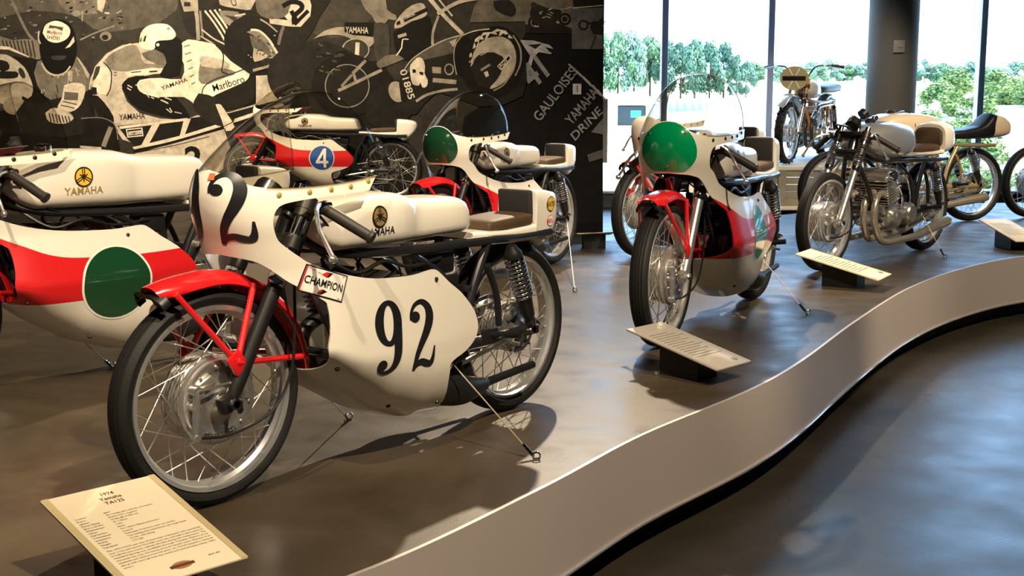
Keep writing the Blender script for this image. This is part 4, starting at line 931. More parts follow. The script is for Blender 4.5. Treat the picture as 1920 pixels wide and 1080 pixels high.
# ------------------------------------------------------------------ photo wall
def mural():
    wall = struct(obj('wall_mural', G().rbox((-3.4, Y_MUR + .1, 2.8), (8.62, .2, 5.6), .005, seg=1).mesh('wall_mural', mat('mural_wall_paint', (.030, .029, .032), .7))))
    wall.location.x = on_y(1131, 200, Y_MUR).x - .91; 
    g = G(); cols = []; state = {'z': 0}
    def put(vf, val, warm=1.0):
        state['z'] += 1; yy = Y_MUR - .002 - .00003 * state['z']
        g.add([on_y(x, y, yy) for x, y in vf[0]], vf[1])
        val = 1.15 * val ** 1.5; c = (val, val * (.88 if warm else 1.0), val * (.68 if warm else 1.05)); cols.extend([c] * len(vf[1]))
    def pg(val, pts, sm=0, warm=1):
        if sm: pts = spline(list(pts) + [pts[0]], sm)[:-1]
        put(poly2d(pts), val, warm)
    def el(val, cx, cy, rx, ry, a=0, r0=0, warm=1):
        v, f = disc2d(0, 0, rx, ry, 1 if r0 == 0 else 2, 36, r0); c, s_ = cos(a), sin(a)
        put(([(cx + x * c - y * s_, cy + x * s_ + y * c) for x, y in v], f), val, warm)
    def st(val, pts, w, warm=1, n=5): put(stroke2d([(x, y, w) for x, y in pts], n), val, warm)
    def tx(val, s, cx, cy, h, a=0, wd=None, bold=.012, shear=0, warm=1):
        v, f = text2d(s, bold); mx = max(abs(q[0]) for q in v); k = (wd / 2 / mx) if wd else h; c, s_ = cos(a), sin(a)
        put(([(cx + (x * k + y * h * shear) * c + y * h * s_ * 1, cy + (x * k + y * h * shear) * s_ - y * h * c) for x, y in v], f), val, warm)
    rnd = random.Random(3)
    # grounds
    pg(.085, [(-430, -600), (1130.5, -600), (1130.5, 440), (-430, 440)])
    pg(.05, [(-430, -300), (-120, -340), (200, -260), (330, -120), (150, -160), (-60, -60), (-200, 120), (-430, 160)], 3); pg(.14, [(420, -420), (700, -380), (900, -200), (820, -60), (640, -120), (480, -220)], 3)
    pg(.16, [(-60, -140), (300, -140), (330, 20), (200, 60), (140, 30), (60, 20), (-60, 30)], 3)
    pg(.22, [(95, -20), (190, -20), (185, 20), (130, 25)], 3)
    pg(.13, [(560, -40), (720, -40), (700, 30), (640, 70), (580, 60), (545, 20)], 3)
    pg(.03, [(985, 60), (1130.5, 60), (1130.5, 470), (840, 470), (870, 220), (940, 170)], 0, 0)
    pg(.035, [(-60, 100), (60, 110), (165, 150), (180, 260), (200, 330), (-60, 330)], 3)
    pg(.04, [(470, 70), (640, 110), (740, 150), (760, 470), (470, 470)], 3)
    # upper left: engine glints and dirt
    for k in range(70):
        x = rnd.uniform(0, 230); y = rnd.uniform(0, 75); w = rnd.uniform(2, 9); v = rnd.choice((.03, .04, .28, .36, .2))
        pg(v, [(x, y), (x + w, y + rnd.uniform(-3, 3)), (x + w * .8, y + rnd.uniform(1, 4)), (x - 1, y + rnd.uniform(1, 4))])
    st(.25, [(22, 0), (38, 35), (52, 62), (66, 78)], 5); st(.3, [(150, 75), (178, 62), (215, 48)], 3)
    el(.3, 198, 68, 11, 9); el(.05, 197, 70, 6, 5); el(.30, 143, 25, 8, 6); st(.35, [(154, 20), (154, 40)], 2)
    pg(.5, [(182, -5), (200, -5), (192, 24), (183, 18)]); st(.5, [(196, 24), (205, 25)], 3); st(.4, [(218, 25), (228, 20)], 2)
    # rider in dark full helmet
    pg(.26, [(-60, 74), (0, 68), (22, 75), (72, 75), (76, 110), (60, 108), (40, 98), (0, 85), (-60, 84)], 2)
    for k in range(9): st(.05, [(4 + k * 7, 76), (10 + k * 7, 92 + k * 2)], 2.2)
    pg(.62, [(-60, 84), (0, 86), (18, 88), (55, 106), (54, 108), (16, 93), (-60, 90)])
    pg(.48, [(-60, 96), (0, 101), (20, 106), (45, 125), (58, 150), (62, 170), (52, 185), (20, 170), (-60, 160)], 2)
    pg(.04, [(0, 112), (14, 116), (18, 128), (8, 134), (0, 132)], 2); pg(.04, [(-10, 134), (30, 134), (34, 142), (26, 147), (-10, 146)], 2); el(.08, 41, 137, 5, 11, -.45)
    pg(.5, [(-10, 150), (38, 155), (45, 172), (30, 195), (-10, 190)], 2); el(.40, 27, 198, 21, 17); pg(.05, [(45, 190), (165, 205), (165, 250), (20, 250)], 2)
    pg(.24, [(140, 106), (155, 118), (168, 140), (170, 165), (150, 175), (100, 190), (70, 160), (70, 115)], 2)
    pg(.5, [(143, 106), (148, 110), (168, 140), (166, 148), (158, 132)]); pg(.42, [(128, 130), (136, 134), (136, 152), (127, 156)])
    for k in range(16):
        x = rnd.uniform(72, 160); y = rnd.uniform(125, 185); st(rnd.choice((.05, .5, .08, .4)), [(x, y), (x + rnd.uniform(-5, 8), y + rnd.uniform(4, 16))], 2)
    pg(.022, [(75, 70), (82, 48), (105, 36), (128, 42), (140, 62), (144, 95), (136, 125), (120, 138), (98, 138), (82, 122), (74, 95)], 4)
    st(.55, [(73, 58), (72, 72), (76, 82)], 2.5); st(.5, [(78, 118), (88, 134), (105, 141), (122, 136), (132, 124)], 3)
    pg(.72, [(80, 62), (86, 46), (105, 39), (124, 46), (132, 58), (126, 72), (108, 80), (90, 76)], 4)
    pg(.16, [(93, 47), (119, 51), (117, 58), (104, 53), (91, 53)]); tx(.13, 'Marlboro', 102, 64, 6.5, .09, 28, .01); tx(.03, 'SHOEI', 99.5, 74, 6.5, .1, 25, .008)
    pg(.6, [(138, 68), (140, 78), (131, 88), (122, 91), (130, 82)]); pg(.10, [(95, 105), (124, 104), (118, 112), (100, 112)], 2)
    # boot of that rider
    pg(.05, [(84, 190), (160, 180), (165, 250), (70, 250)], 2); pg(.56, [(120, 160), (138, 155), (160, 162), (152, 195), (132, 210), (108, 204), (116, 184)], 3)
    pg(.18, [(121, 172), (147, 174), (146, 188), (120, 187)]); st(.12, [(118, 190), (144, 196)], 2); st(.12, [(114, 197), (140, 203)], 2)
    pg(.5, [(85, 212), (100, 202), (125, 208), (138, 222), (120, 232), (92, 228)], 3)
    for k in range(7): st(.05, [(92 + k * 6, 212 + k), (96 + k * 6, 230)], 2.2)
    # sport machine with number 2 and crouching rider
    pg(.50, [(172, 175), (170, 150), (178, 125), (200, 100), (230, 84), (262, 80), (300, 100), (312, 118), (308, 135), (260, 145), (228, 165), (238, 190), (262, 212), (300, 222), (345, 225), (370, 216), (430, 210), (480, 195), (480, 142), (555, 138), (566, 160), (578, 165), (575, 180), (400, 240), (330, 262), (270, 275), (230, 262), (215, 240), (205, 215), (182, 190)])
    pg(.30, [(196, 112), (216, 95), (250, 84), (262, 96), (270, 118), (300, 120), (306, 130), (228, 134), (205, 128)], 3); pg(.22, [(265, 100), (296, 92), (310, 108), (308, 124), (275, 112)], 2)
    st(.62, [(168, 168), (172, 145), (186, 122), (210, 98), (245, 82)], 2.5)
    pg(.64, [(176, 170), (176, 148), (186, 124), (196, 122), (207, 136), (206, 160), (198, 178)], 2); st(.03, [(194, 116), (206, 130), (209, 140), (207, 165), (200, 180)], 2)
    pg(.10, [(180, 126), (188, 124), (184, 140), (174, 152), (176, 138)], 2); pg(.04, [(172, 163), (181, 164), (182, 177), (171, 178)]); pg(.66, [(232, 135), (285, 127), (308, 128), (300, 138), (240, 142)])
    pg(.06, [(280, 133), (295, 132), (295, 135), (280, 136)]); st(.08, [(246, 136), (265, 134)], 2); st(.05, [(214, 136), (219, 136)], 1.6); st(.05, [(214, 141), (219, 141)], 1.6)
    pg(.035, [(172, 180), (184, 180), (205, 205), (214, 228), (186, 222)], 2)
    pg(.03, [(228, 160), (240, 146), (270, 142), (290, 152), (330, 182), (356, 222), (318, 220), (262, 205), (240, 185)], 2)
    for k in range(16):
        x = rnd.uniform(236, 330); y = 150 + (x - 236) * .55 + rnd.uniform(-8, 14); st(rnd.choice((.6, .5, .35)), [(x, y), (x + rnd.uniform(4, 16), y + rnd.uniform(2, 9))], 1.8)
    tx(.05, 'YAMAHA', 248, 224, 11.5, -.06, 49, .012)
    # lower panel
    pg(.045, [(220, 236), (350, 222), (430, 212), (600, 166), (640, 170), (560, 200), (420, 240), (300, 285), (262, 282), (240, 262)])
    pg(.62, [(223, 237), (352, 221), (352, 226), (225, 242)]); pg(.60, [(285, 234), (300, 232), (278, 272), (264, 274)]); pg(.60, [(345, 224), (358, 222), (346, 254), (336, 258)])
    pg(.62, [(248, 276), (340, 254), (430, 226), (575, 178), (576, 184), (430, 233), (340, 262), (252, 280)]); st(.03, [(250, 284), (330, 264), (430, 234), (575, 187)], 2.5)
    pg(.52, [(253, 288), (330, 268), (420, 242), (440, 300), (400, 330), (330, 330), (262, 300)]); st(.06, [(258, 286), (330, 272), (392, 256)], 1.5)
    pg(.08, [(322, 312), (346, 306), (346, 316)]); tx(.035, '2', 363, 318, 44, -.02, 33, .03)
    pg(.05, [(325, 326), (395, 328), (395, 352), (330, 352)]); tx(.45, 'DUNLOP', 340, 340, 11, .04, 58, .006, .2)
    pg(.05, [(236, 240), (270, 238), (270, 258), (238, 260)]); pg(.66, [(236, 242), (267, 239), (269, 255), (239, 258)]); pg(.05, [(238, 244), (265, 241), (267, 253), (241, 256)]); pg(.64, [(240, 247), (265, 244), (266, 251), (241, 254)]); tx(.05, 'CHAMPION', 252.5, 252, 5, -.09, 24, .008)
    pg(.035, [(160, 222), (212, 228), (222, 262), (218, 292), (150, 300)], 2); st(.3, [(208, 238), (200, 258), (194, 275)], 9); st(.5, [(150, 275), (190, 278)], 4); st(.3, [(152, 222), (190, 221), (215, 234), (221, 262)], 1.6)
    # rider's suit, helmet
    pg(.70, [(338, 84), (352, 74), (380, 78), (405, 84), (432, 96), (442, 116), (464, 128), (468, 142), (458, 154), (430, 168), (390, 185), (382, 200), (365, 196), (345, 182), (300, 182), (270, 176), (258, 165), (262, 150), (300, 146), (340, 148), (345, 120), (336, 105)], 2)
    pg(.60, [(262, 152), (282, 150), (292, 168), (280, 176), (262, 170)], 2)
    pg(.28, [(375, 120), (430, 130), (440, 140), (390, 158), (372, 150)], 2); pg(.50, [(376, 104), (420, 112), (430, 128), (378, 124)], 2)
    st(.04, [(404, 84), (418, 100), (418, 120), (416, 134), (428, 139)], 2.2); st(.05, [(462, 128), (436, 138), (400, 150), (382, 164), (378, 182)], 2)
    for k in range(6): st(.32, [(344 + k * 3, 88 + k * 14), (356 + k * 2, 84 + k * 14)], 3)
    tx(.04, 'YAMAHA', 328, 161, 8, -.34, 52, .01); pg(.76, [(382, 168), (400, 154), (440, 140), (464, 136), (462, 150), (430, 166), (398, 178), (382, 180)], 2); tx(.04, 'Marlboro', 430, 163, 14, -.30, 62, .006)
    pg(.05, [(404, 178), (462, 152), (476, 146), (478, 180), (465, 196), (420, 206), (402, 196)], 2); pg(.06, [(372, 175), (400, 182), (408, 210), (440, 222), (420, 238), (380, 222), (362, 198)], 3)
    pg(.62, [(404, 196), (414, 196), (426, 214), (440, 238), (424, 246), (416, 226)], 2); st(.06, [(418, 238), (438, 228)], 1.6)
    pg(.035, [(290, 74), (312, 76), (332, 70), (342, 86), (336, 140), (300, 142), (312, 118), (306, 100), (290, 92)], 2)
    pg(.72, [(261, 84), (264, 62), (278, 48), (300, 44), (318, 48), (330, 64), (322, 74), (300, 76), (291, 80), (289, 92), (270, 92)], 3); pg(.80, [(283, 76), (284, 58), (304, 48), (320, 52), (328, 64), (318, 73), (296, 75), (290, 82)], 3)
    pg(.05, [(271, 68), (275, 66), (272, 78), (268, 78)]); pg(.05, [(263, 74), (266, 67), (265, 78), (262, 79)]); tx(.2, '*', 316, 62, 12, 0); el(.6, 296, 84, 3, 3)
    # top middle machine: fork tubes, engine, oval plate
    pg(.06, [(330, -20), (600, -20), (600, 30), (560, 90), (470, 140), (400, 80), (350, 60)], 2)
    pg(.4, [(332, -20), (370, -20), (372, 20), (345, 22)]); pg(.07, [(345, 4), (357, 4), (357, 12), (345, 12)]); st(.40, [(366, 10), (370, 40), (372, 75)], 7); st(.3, [(375, 20), (380, 70)], 4)
    for k in range(4): st(.62, [(384 + k * 9, 20 - k * 1), (405 + k * 9, 48), (424 + k * 7, 80 - k * 3)], 3.6)
    st(.5, [(378, 55), (400, 72), (424, 84)], 3); st(.45, [(376, 68), (400, 82)], 3); pg(.45, [(424, 74), (436, 60), (444, 70), (430, 80)])
    pg(.45, [(410, -20), (478, -20), (470, 18), (440, 16), (412, 8)], 2); el(.1, 438, 4, 5, 8, -.4, .7); st(.05, [(400, 10), (440, 18), (480, 24)], 5)
    pg(.3, [(410, 20), (445, 22), (455, 38), (425, 46)], 2); st(.55, [(440, 30), (460, 26)], 3); pg(.1, [(420, 28), (446, 32), (440, 40)], 1)
    el(.045, 470, 75, 50, 46); pg(.30, [(462, 60), (478, 56), (496, 66), (512, 88), (524, 108), (520, 116), (500, 96), (484, 72)], 2); st(.66, [(470, 56), (486, 58), (504, 74), (520, 100)], 4)
    pg(.20, [(468, 66), (490, 74), (508, 98), (496, 112), (476, 96)], 2); pg(.46, [(476, 90), (498, 100), (500, 108), (478, 116), (474, 104)], 2); el(.08, 500, 116, 9, 7); st(.42, [(474, 132), (510, 122), (534, 108)], 5); st(.36, [(504, 142), (526, 118)], 4)
    for k in range(26):
        x = rnd.uniform(462, 520); y = rnd.uniform(62, 118); st(rnd.choice((.05, .4, .5, .06)), [(x, y), (x + rnd.uniform(-6, 7), y + rnd.uniform(-5, 6))], 2)
    st(.4, [(488, 36), (504, 46), (520, 60)], 3); st(.25, [(532, 48), (526, 66), (522, 84)], 6)
    pg(.62, [(505, 34), (540, 38), (505, 0), (500, -20), (575, -20), (584, 10), (582, 30), (564, 50), (545, 50), (506, 44)]); pg(.22, [(480, -20), (540, -20), (540, 25), (510, 36), (482, 22)], 3)
    st(.03, [(530, 12), (545, 4), (562, 6), (566, 16), (552, 30), (552, 46)], 9, n=3); st(.03, [(552, 46), (564, 34), (578, 20)], 7); st(.03, [(546, 20), (556, 40)], 8)
    # motocross machine
    pg(.40, [(570, -20), (720, -20), (726, 10), (742, 26), (740, 36), (726, 34), (714, 40), (700, 44), (690, 20), (668, 8), (650, 0)], 2) if False else pg(.33, [(668, -20), (716, -20), (726, 18), (742, 28), (742, 38), (728, 36), (722, 44), (704, 42), (698, 30), (684, 16)], 2)
    pg(.12, [(700, 44), (728, 46), (730, 100), (724, 118), (708, 120), (700, 80)], 2); pg(.24, [(706, 118), (724, 104), (752, 102), (768, 106), (740, 118), (712, 128)], 2)
    pg(.42, [(588, 73), (608, 58), (632, 51), (650, 52), (648, 60), (664, 66), (700, 70), (694, 88), (660, 74), (640, 66), (612, 66)], 2)
    pg(.035, [(646, 42), (702, 42), (700, 66), (662, 66), (646, 60)], 1); tx(.60, 'YAMAHA', 669, 62, 12, .03, 43, .014)
    el(.44, 667, 93, 26, 21); el(.10, 667, 93, 23.5, 19); tx(.55, '1', 669, 106, 27, .06, 8, .03)
    el(.06, 600, 150, 100, 72, .2); el(.04, 650, 160, 66, 60); el(.34, 651, 161, 42, 41, 0, .955); el(.05, 651, 161, 39, 38); st(.34, [(634, 170), (660, 158), (716, 131)], 6); st(.32, [(661, 138), (686, 113)], 6); st(.3, [(662, 134), (668, 156)], 5); st(.28, [(640, 162), (660, 140)], 5)
    for k in range(18):
        x = rnd.uniform(590, 640); y = rnd.uniform(80, 135); st(rnd.choice((.14, .03, .16)), [(x, y), (x + rnd.uniform(4, 22), y + rnd.uniform(-4, 4))], 3)
    pg(.46, [(742, 40), (760, 18), (782, 6), (795, 8), (800, 22), (798, 30), (766, 46), (740, 54)], 2); pg(.04, [(756, 34), (800, 14), (800, 22), (758, 42)]); tx(.6, 'YAMAHA', 768, 33, 7, -.42, 24, .012); pg(.04, [(743, 42), (750, 38), (751, 45), (744, 48)])
    pg(.035, [(738, 60), (805, 30), (806, 110), (760, 112), (740, 90)], 2); st(.5, [(746, 69), (762, 64)], 6); st(.7, [(743, 104), (753, 90), (755, 74), (766, 74)], 2.2, n=2)
    st(.55, [(800, -10), (830, 26), (868, 64)], 8); st(.12, [(806, -10), (836, 26), (872, 62)], 2); st(.5, [(820, 26), (860, 4), (900, -4)], 7); st(.40, [(822, 30), (812, 60), (811, 84)], 5); st(.55, [(814, -12), (848, 30)], 3)
    # small pictures top right
    pg(.20, [(910, -20), (985, -20), (985, 40), (880, 42), (890, 10)], 1); pg(.05, [(925, 2), (955, 0), (968, 18), (960, 32), (930, 20)], 2)
    pg(.22, [(985, -20), (1130.5, -20), (1130.5, 60), (985, 60)]); pg(.05, [(985, 46), (1040, 42), (1080, 56), (1130.5, 52), (1130.5, 64), (985, 62)]); st(.4, [(1040, 20), (1080, 12), (1130.5, 2)], 2)
    el(.04, 1004, 42, 14, 14); el(.35, 1004, 42, 9, 9, 0, .85); el(.04, 1059, 36, 12, 12); el(.3, 1059, 36, 7, 7, 0, .8); pg(.06, [(994, 22), (1000, 8), (1014, 10), (1030, 16), (1050, 18), (1052, 26), (1040, 44), (1014, 50), (996, 36)], 2); el(.08, 1001, 10, 6, 6)
    for k in range(22):
        x = rnd.uniform(1000, 1046); y = rnd.uniform(18, 48); st(rnd.choice((.42, .05, .5)), [(x, y), (x + rnd.uniform(3, 9), y + rnd.uniform(-4, 4))], 1.8)
    pg(.18, [(1072, 0), (1130.5, 0), (1130.5, 92), (1072, 92)], 0, 0); pg(.05, [(1072, -20), (1130.5, -20), (1130.5, 14), (1076, 16)]); st(.5, [(1074, 15), (1130.5, 10)], 2)
    el(.05, 1094, 47, 10, 10); el(.2, 1094, 47, 6, 6); pg(.06, [(1102, 40), (1120, 40), (1130.5, 32), (1130.5, 66), (1112, 64)], 1); st(.08, [(1118, 64), (1108, 92)], 3)
    for k in range(12):
        x = rnd.uniform(1100, 1130); y = rnd.uniform(38, 68); st(rnd.choice((.32, .06)), [(x, y), (x + rnd.uniform(3, 8), y + rnd.uniform(-4, 4))], 1.6)
    # sport rider at right: nose, screen, big helmet
    el(.05, 735, 195, 55, 40, -.6); pg(.05, [(755, 130), (790, 100), (850, 70), (930, 66), (985, 100), (980, 180), (900, 200), (820, 172), (780, 215), (745, 200)], 2)
    pg(.16, [(757, 140), (775, 112), (800, 92), (840, 74), (868, 66), (850, 90), (848, 100), (796, 112), (790, 120)], 2); pg(.42, [(842, 78), (858, 72), (850, 88)])
    st(.45, [(756, 134), (772, 112), (800, 92), (836, 74), (866, 66)], 2.2); el(.42, 744, 172, 15, 20, -.35); pg(.04, [(748, 155), (758, 160), (764, 196), (752, 188)], 1)
    pg(.60, [(769, 122), (782, 108), (792, 110), (797, 124), (796, 138), (802, 150), (800, 162), (792, 164), (788, 154), (786, 160), (774, 158), (769, 140)], 2); pg(.04, [(773, 130), (779, 130), (780, 136), (774, 137)]); pg(.04, [(786, 134), (794, 136), (793, 142), (787, 139)])
    tx(.62, '01885', 758, 160, 13, 1.28, 58, .014); pg(.34, [(810, 125), (827, 126), (827, 138), (811, 137)]); el(.36, 842, 130, 9, 11, 0, .75); pg(.36, [(812, 146), (856, 150), (855, 158), (811, 154)]); st(.38, [(780, 190), (800, 178), (830, 170), (858, 167)], 5)
    pg(.025, [(856, 74), (880, 70), (890, 140), (862, 144), (852, 110)], 2); st(.4, [(868, 66), (854, 84), (851, 110), (856, 140)], 1.8)
    el(.03, 925, 118, 58, 70, .25); pg(.42, [(882, 126), (888, 98), (905, 76), (935, 68), (958, 78), (968, 105), (962, 135), (940, 158), (918, 166), (938, 138), (946, 118), (940, 104), (922, 98), (900, 106)], 3)
    pg(.045, [(884, 130), (892, 108), (912, 98), (938, 104), (944, 122), (934, 146), (916, 164), (898, 160)], 3); st(.36, [(901, 104), (920, 96), (940, 104)], 2)
    for a_, b_ in (((886, 92), (900, 66)), ((896, 74), (920, 60)), ((918, 62), (950, 58)), ((940, 58), (962, 72)), ((880, 118), (884, 98))):
        mx_, my_ = (a_[0] + b_[0]) / 2, (a_[1] + b_[1]) / 2; pg(.58, [a_, (mx_ - 2, my_ - 6), b_, (mx_ + 4, my_ + 7)]); pg(.04, [(mx_ - 4, my_), (mx_ + 4, my_ - 2), (mx_, my_ + 9)])
    st(.5, [(868, 66), (890, 58), (918, 54)], 2.5); st(.36, [(962, 66), (975, 90), (976, 118), (966, 142)], 3); st(.3, [(964, 130), (945, 158), (925, 170)], 3)
    pg(.56, [(932, 124), (954, 102), (960, 108), (940, 132)]); pg(.03, [(934, 124), (954, 105), (957, 109), (940, 129)]); tx(.6, 'AGV', 946, 121, 7, -.74, 20, .01); pg(.3, [(900, 130), (918, 119), (920, 123), (902, 134)]); pg(.5, [(907, 136), (914, 133), (917, 142), (911, 145)])
    pg(.42, [(975, 75), (1000, 76), (1030, 84), (1038, 92), (1022, 88), (1034, 102), (1010, 98), (1000, 108), (996, 124), (990, 120), (994, 104), (984, 90)], 1, 0); pg(.04, [(990, 84), (1016, 82), (1004, 92)], 0, 0); st(.35, [(1010, 90), (1034, 100)], 3, 0)
    # number and words on the suit
    tx(.30, '41', 1018, 150, 44, -.72, 52, .03, .1, 0); tx(.36, 'GAULOISES', 1048, 182, 19, -.92, 118, .012, 0, 0); tx(.34, 'YAMAHA', 1098, 205, 19, -.86, 80, .014, 0, 0); tx(.36, 'DRINE', 1104, 238, 16, -.80, 76, .014, .15, 0)
    for k in range(7): st(.4, [(1066 + k * 9, 120 + k * 8), (1082 + k * 9, 134 + k * 9)], 4 if k % 2 else 3, 0)
    pg(.22, [(1108, 248), (1130.5, 222), (1130.5, 252)], 0, 0); pg(.16, [(1101, 290), (1130.5, 280), (1130.5, 296), (1104, 304)], 0, 0); pg(.55, [(1074, 157), (1090, 157), (1090, 177), (1074, 177)], 0, 0); st(.2, [(1082, 160), (1083, 174)], 2, 0)
    pg(.02, [(700, 418), (1130.5, 418), (1130.5, 470), (700, 470)], 0, 0)
    # print as one sheet with its own tones
    me = g.mesh('mural_print', None, 0); ca = me.color_attributes.new('tone', 'FLOAT_COLOR', 'CORNER')
    for p, c in zip(me.polygons, cols):
        for li in p.loop_indices: ca.data[li].color = (*c, 1)
    m = bpy.data.materials.new('mural_print'); m.use_nodes = True; nt = m.node_tree; b = nt.nodes['Principled BSDF']; b.inputs['Roughness'].default_value = .55; b.inputs['Specular IOR Level'].default_value = .1
    at = nt.nodes.new('ShaderNodeVertexColor'); at.layer_name = 'tone'; tc = nt.nodes.new('ShaderNodeTexCoord'); n = nt.nodes.new('ShaderNodeTexNoise'); n.inputs['Scale'].default_value = 9; n.inputs['Detail'].default_value = 9; n.inputs['Roughness'].default_value = .7
    nt.links.new(tc.outputs['Object'], n.inputs['Vector']); mr = nt.nodes.new('ShaderNodeMapRange'); mr.inputs['From Min'].default_value = .3; mr.inputs['From Max'].default_value = .7; mr.inputs['To Min'].default_value = .55; mr.inputs['To Max'].default_value = 1.35; nt.links.new(n.outputs['Fac'], mr.inputs['Value'])
    mx = nt.nodes.new('ShaderNodeVectorMath'); mx.operation = 'SCALE'; nt.links.new(at.outputs['Color'], mx.inputs[0]); nt.links.new(mr.outputs[0], mx.inputs['Scale']); nt.links.new(mx.outputs[0], b.inputs['Base Color'])
    me.materials.append(m); o = obj('mural_print', me)
    tag(o, 'large sepia photo mural of motorcycle racers covering the wall behind the bikes', 'mural')
    q0 = on_y(1131, 185, Y_MUR + .215); q1 = on_y(1140, 305, Y_MUR + .215)
    o = obj('end_panel', G().rbox(((q0.x + q1.x) / 2 - .06, Y_MUR + .2145, (q0.z + q1.z) / 2), (.16, .03, q0.z - q1.z), .004).mesh('end_panel', mat('pale_grey_panel', (.30, .30, .28), .6)))
    tag(o, 'narrow pale grey upright panel behind the end of the photo mural wall', 'panel')
mural()

# ------------------------------------------------------------------ information placards
CARD = mat('placard_card', (.78, .68, .50), .5); CARD_EDGE = mat('placard_band', (.50, .41, .22), .5); INK = mat('placard_ink', (.10, .045, .02), .6); INK2 = mat('placard_text_ink', (.16, .12, .07), .6); STAND = mat('black_placard_stand', (.012, .012, .014), .5)
def placard(label, tl, tr, br, bl, text=None, paper=CARD, band=CARD_EDGE):
    """board given by its four corners in place, on a black wedge stand"""
    c = (tl + tr + br + bl) / 4; u = ((tr - tl) + (br - bl)) / 2; v = ((tl - bl) + (tr - br)) / 2
    w, h = u.length, v.length; ux = u.normalized(); vz = (v - ux * v.dot(ux)).normalized(); n = ux.cross(vz)
    M = Matrix((ux, vz, n)).transposed()
    r = thing('information_placard', label, 'placard', (c.x, c.y, PZ), 0, 'information placards on the platform')
    def P(x, y, z=0): return M @ Vector((x, y, z)) + Vector((0, 0, c.z - PZ))
    obj('board', G().rbox((0, 0, c.z - PZ), (w, h, .007), .002, M).mesh('board', paper), r)
    for s in (-1, 1):
        obj('band', place2d(rect2d(s * w / 2 * .985 - (s > 0) * w * .055, -h / 2, s * w / 2 * .985 + (s < 0) * w * .055, h / 2, 1, 1), lambda x, y: P(x, y, .0042)).mesh('band', band, 0), r)
    foot = P(0, -h * .1, -.01); g = G()
    top = [P(x, y, -.0045) for x, y in ((-w * .28, -h * .22), (w * .28, -h * .22), (w * .28, h * .2), (-w * .28, h * .2))]
    g.loft([[Vector((p.x, p.y, 0)) for p in top], top]); obj('stand', g.mesh('stand', STAND, 30), r)
    if text:
        def line(s, x, y, hh, m, al='LEFT', bold=0, wd=None):
            vv, f = text2d(s, bold, al)
            if not vv: return
            k = hh if not wd else wd / max(.01, max(q[0] for q in vv))
            obj('lettering', place2d(([(x + a * k, y + b * hh) for a, b in vv], f), lambda a, b: P(a, b, .0046)).mesh('lettering', m, 0), r)
        text(line, w, h, r, P)
    return r
def card_text(line, w, h, r, P):
    y = h * .40
    for s in ('1974', 'Yamaha', 'TA125'): line(s, 0, y, h * .030, INK, 'CENTER', .006); y -= h * .048
    rows = [('Country:', 'Japan'), ('Engine:', 'Air-cooled, twin-cylinder, two-stroke'), ('Ignition:', 'Hitachi C.D.I. magneto'), ('Power Rating:', '24 bhp @ 12,750 rpm'), ('Bore x Stroke:', '43 x 43mm'), ('Displacement:', '124cc'), ('Valves:', 'None'), ('Fuel System:', 'Two 24mm Mikuni carburetors'), ('Transmission:', '5-speed'), ('Suspension:', 'Telescopic front forks, twin rear shocks'), ('Brakes:', 'Two-leading shoe drum front, rear single drum'), ('Weight:', '211 lbs. with fairing'), ('Top Speed:', '112 mph')]
    y = h * .225
    for a, b in rows: line(a, -w * .40, y, h * .0135, INK2, 'LEFT', .004); line(b, -w * .16, y, h * .0135, INK2); y -= h * .0265
    y -= h * .012
    for s in ('This 1974 TA125 was one of more than a thousand sold worldwide', 'over a two-year period. The little racer was sold with a spare parts kit', 'to help the new owner maintain the bike during the racing season. The', 'standard fairing was available through Yamaha dealers at an', 'extremely low cost, the lowest price of Yamaha racers. Because of its', 'simplicity and relatively low list price, the TA125 became a common', 'site at club races all over the world and started many young riders', 'careers.'):
        line(s, -w * .40, y, h * .0135, INK2, 'LEFT', 0, w * .80 if len(s) > 20 else None); y -= h * .0255
    line('BVM 497', w * .24, -h * .40, h * .014, INK2)
    obj('crest', place2d(disc2d(0, -h * .41, w * .085, h * .032, 2, 28), lambda a, b: P(a, b, .0046)).mesh('crest', mat('crest_copper', (.42, .17, .07), .5), 0), r)
    obj('crest_ribbon', place2d(rect2d(-w * .10, -h * .425, w * .10, -h * .402, 4, 1), lambda a, b: P(a, b, .0052)).mesh('crest_ribbon', INK, 0), r)
z1, z0_ = PZ + .175, PZ + .075
tl, tr, br = on_z(100, 937, z1), on_z(312, 887, z1), on_z(442, 1051, z0_)
placard('cream specification placard with red year and model heading before the number 92 bike', tl, tr, br, tl + br - tr, card_text)
def blank_marks(line, w, h, r, P):
    for i in range(13):
        obj('print_line', place2d(rect2d(-w * .38, h * .28 - i * h * .043, -w * .38 + w * (.5 + .25 * ((i * 7) % 5) / 4), h * .28 - i * h * .043 + h * .012, 1, 1), lambda a, b: P(a, b, .0045)).mesh('print_line', GREYINK, 0), r)
    obj('crest', place2d(disc2d(w * .28, -h * .40, w * .07, h * .03, 2, 24), lambda a, b: P(a, b, .0046)).mesh('crest', GREYINK, 0), r)
GREYINK = mat('grey_print', (.20, .17, .14), .6); CARD2 = mat('grey_placard_card', (.34, .31, .27), .55)
za, zb_ = PZ + .16, PZ + .07
tl, tr, br = on_z(1197, 616, za), on_z(1262, 602, za), on_z(1386, 681, zb_)
placard('grey specification placard before the bike with the bright green nose', tl, tr, br, tl + br - tr, blank_marks, CARD2, CARD2)
tl, tr, br = on_z(1519, 476, za), on_z(1547, 466, za), on_z(1645, 516, zb_)
placard('buff specification placard before the silver tank bike', tl, tr, br, tl + br - tr, blank_marks)
tl, tr, br = on_z(1846, 412, za), on_z(1902, 411, za), on_z(1950, 452, zb_)
placard('buff specification placard at the wheels of the bronze framed bikes', tl, tr, br, tl + br - tr, blank_marks)
c0 = Vector((.52, 8.62, PZ + .085))
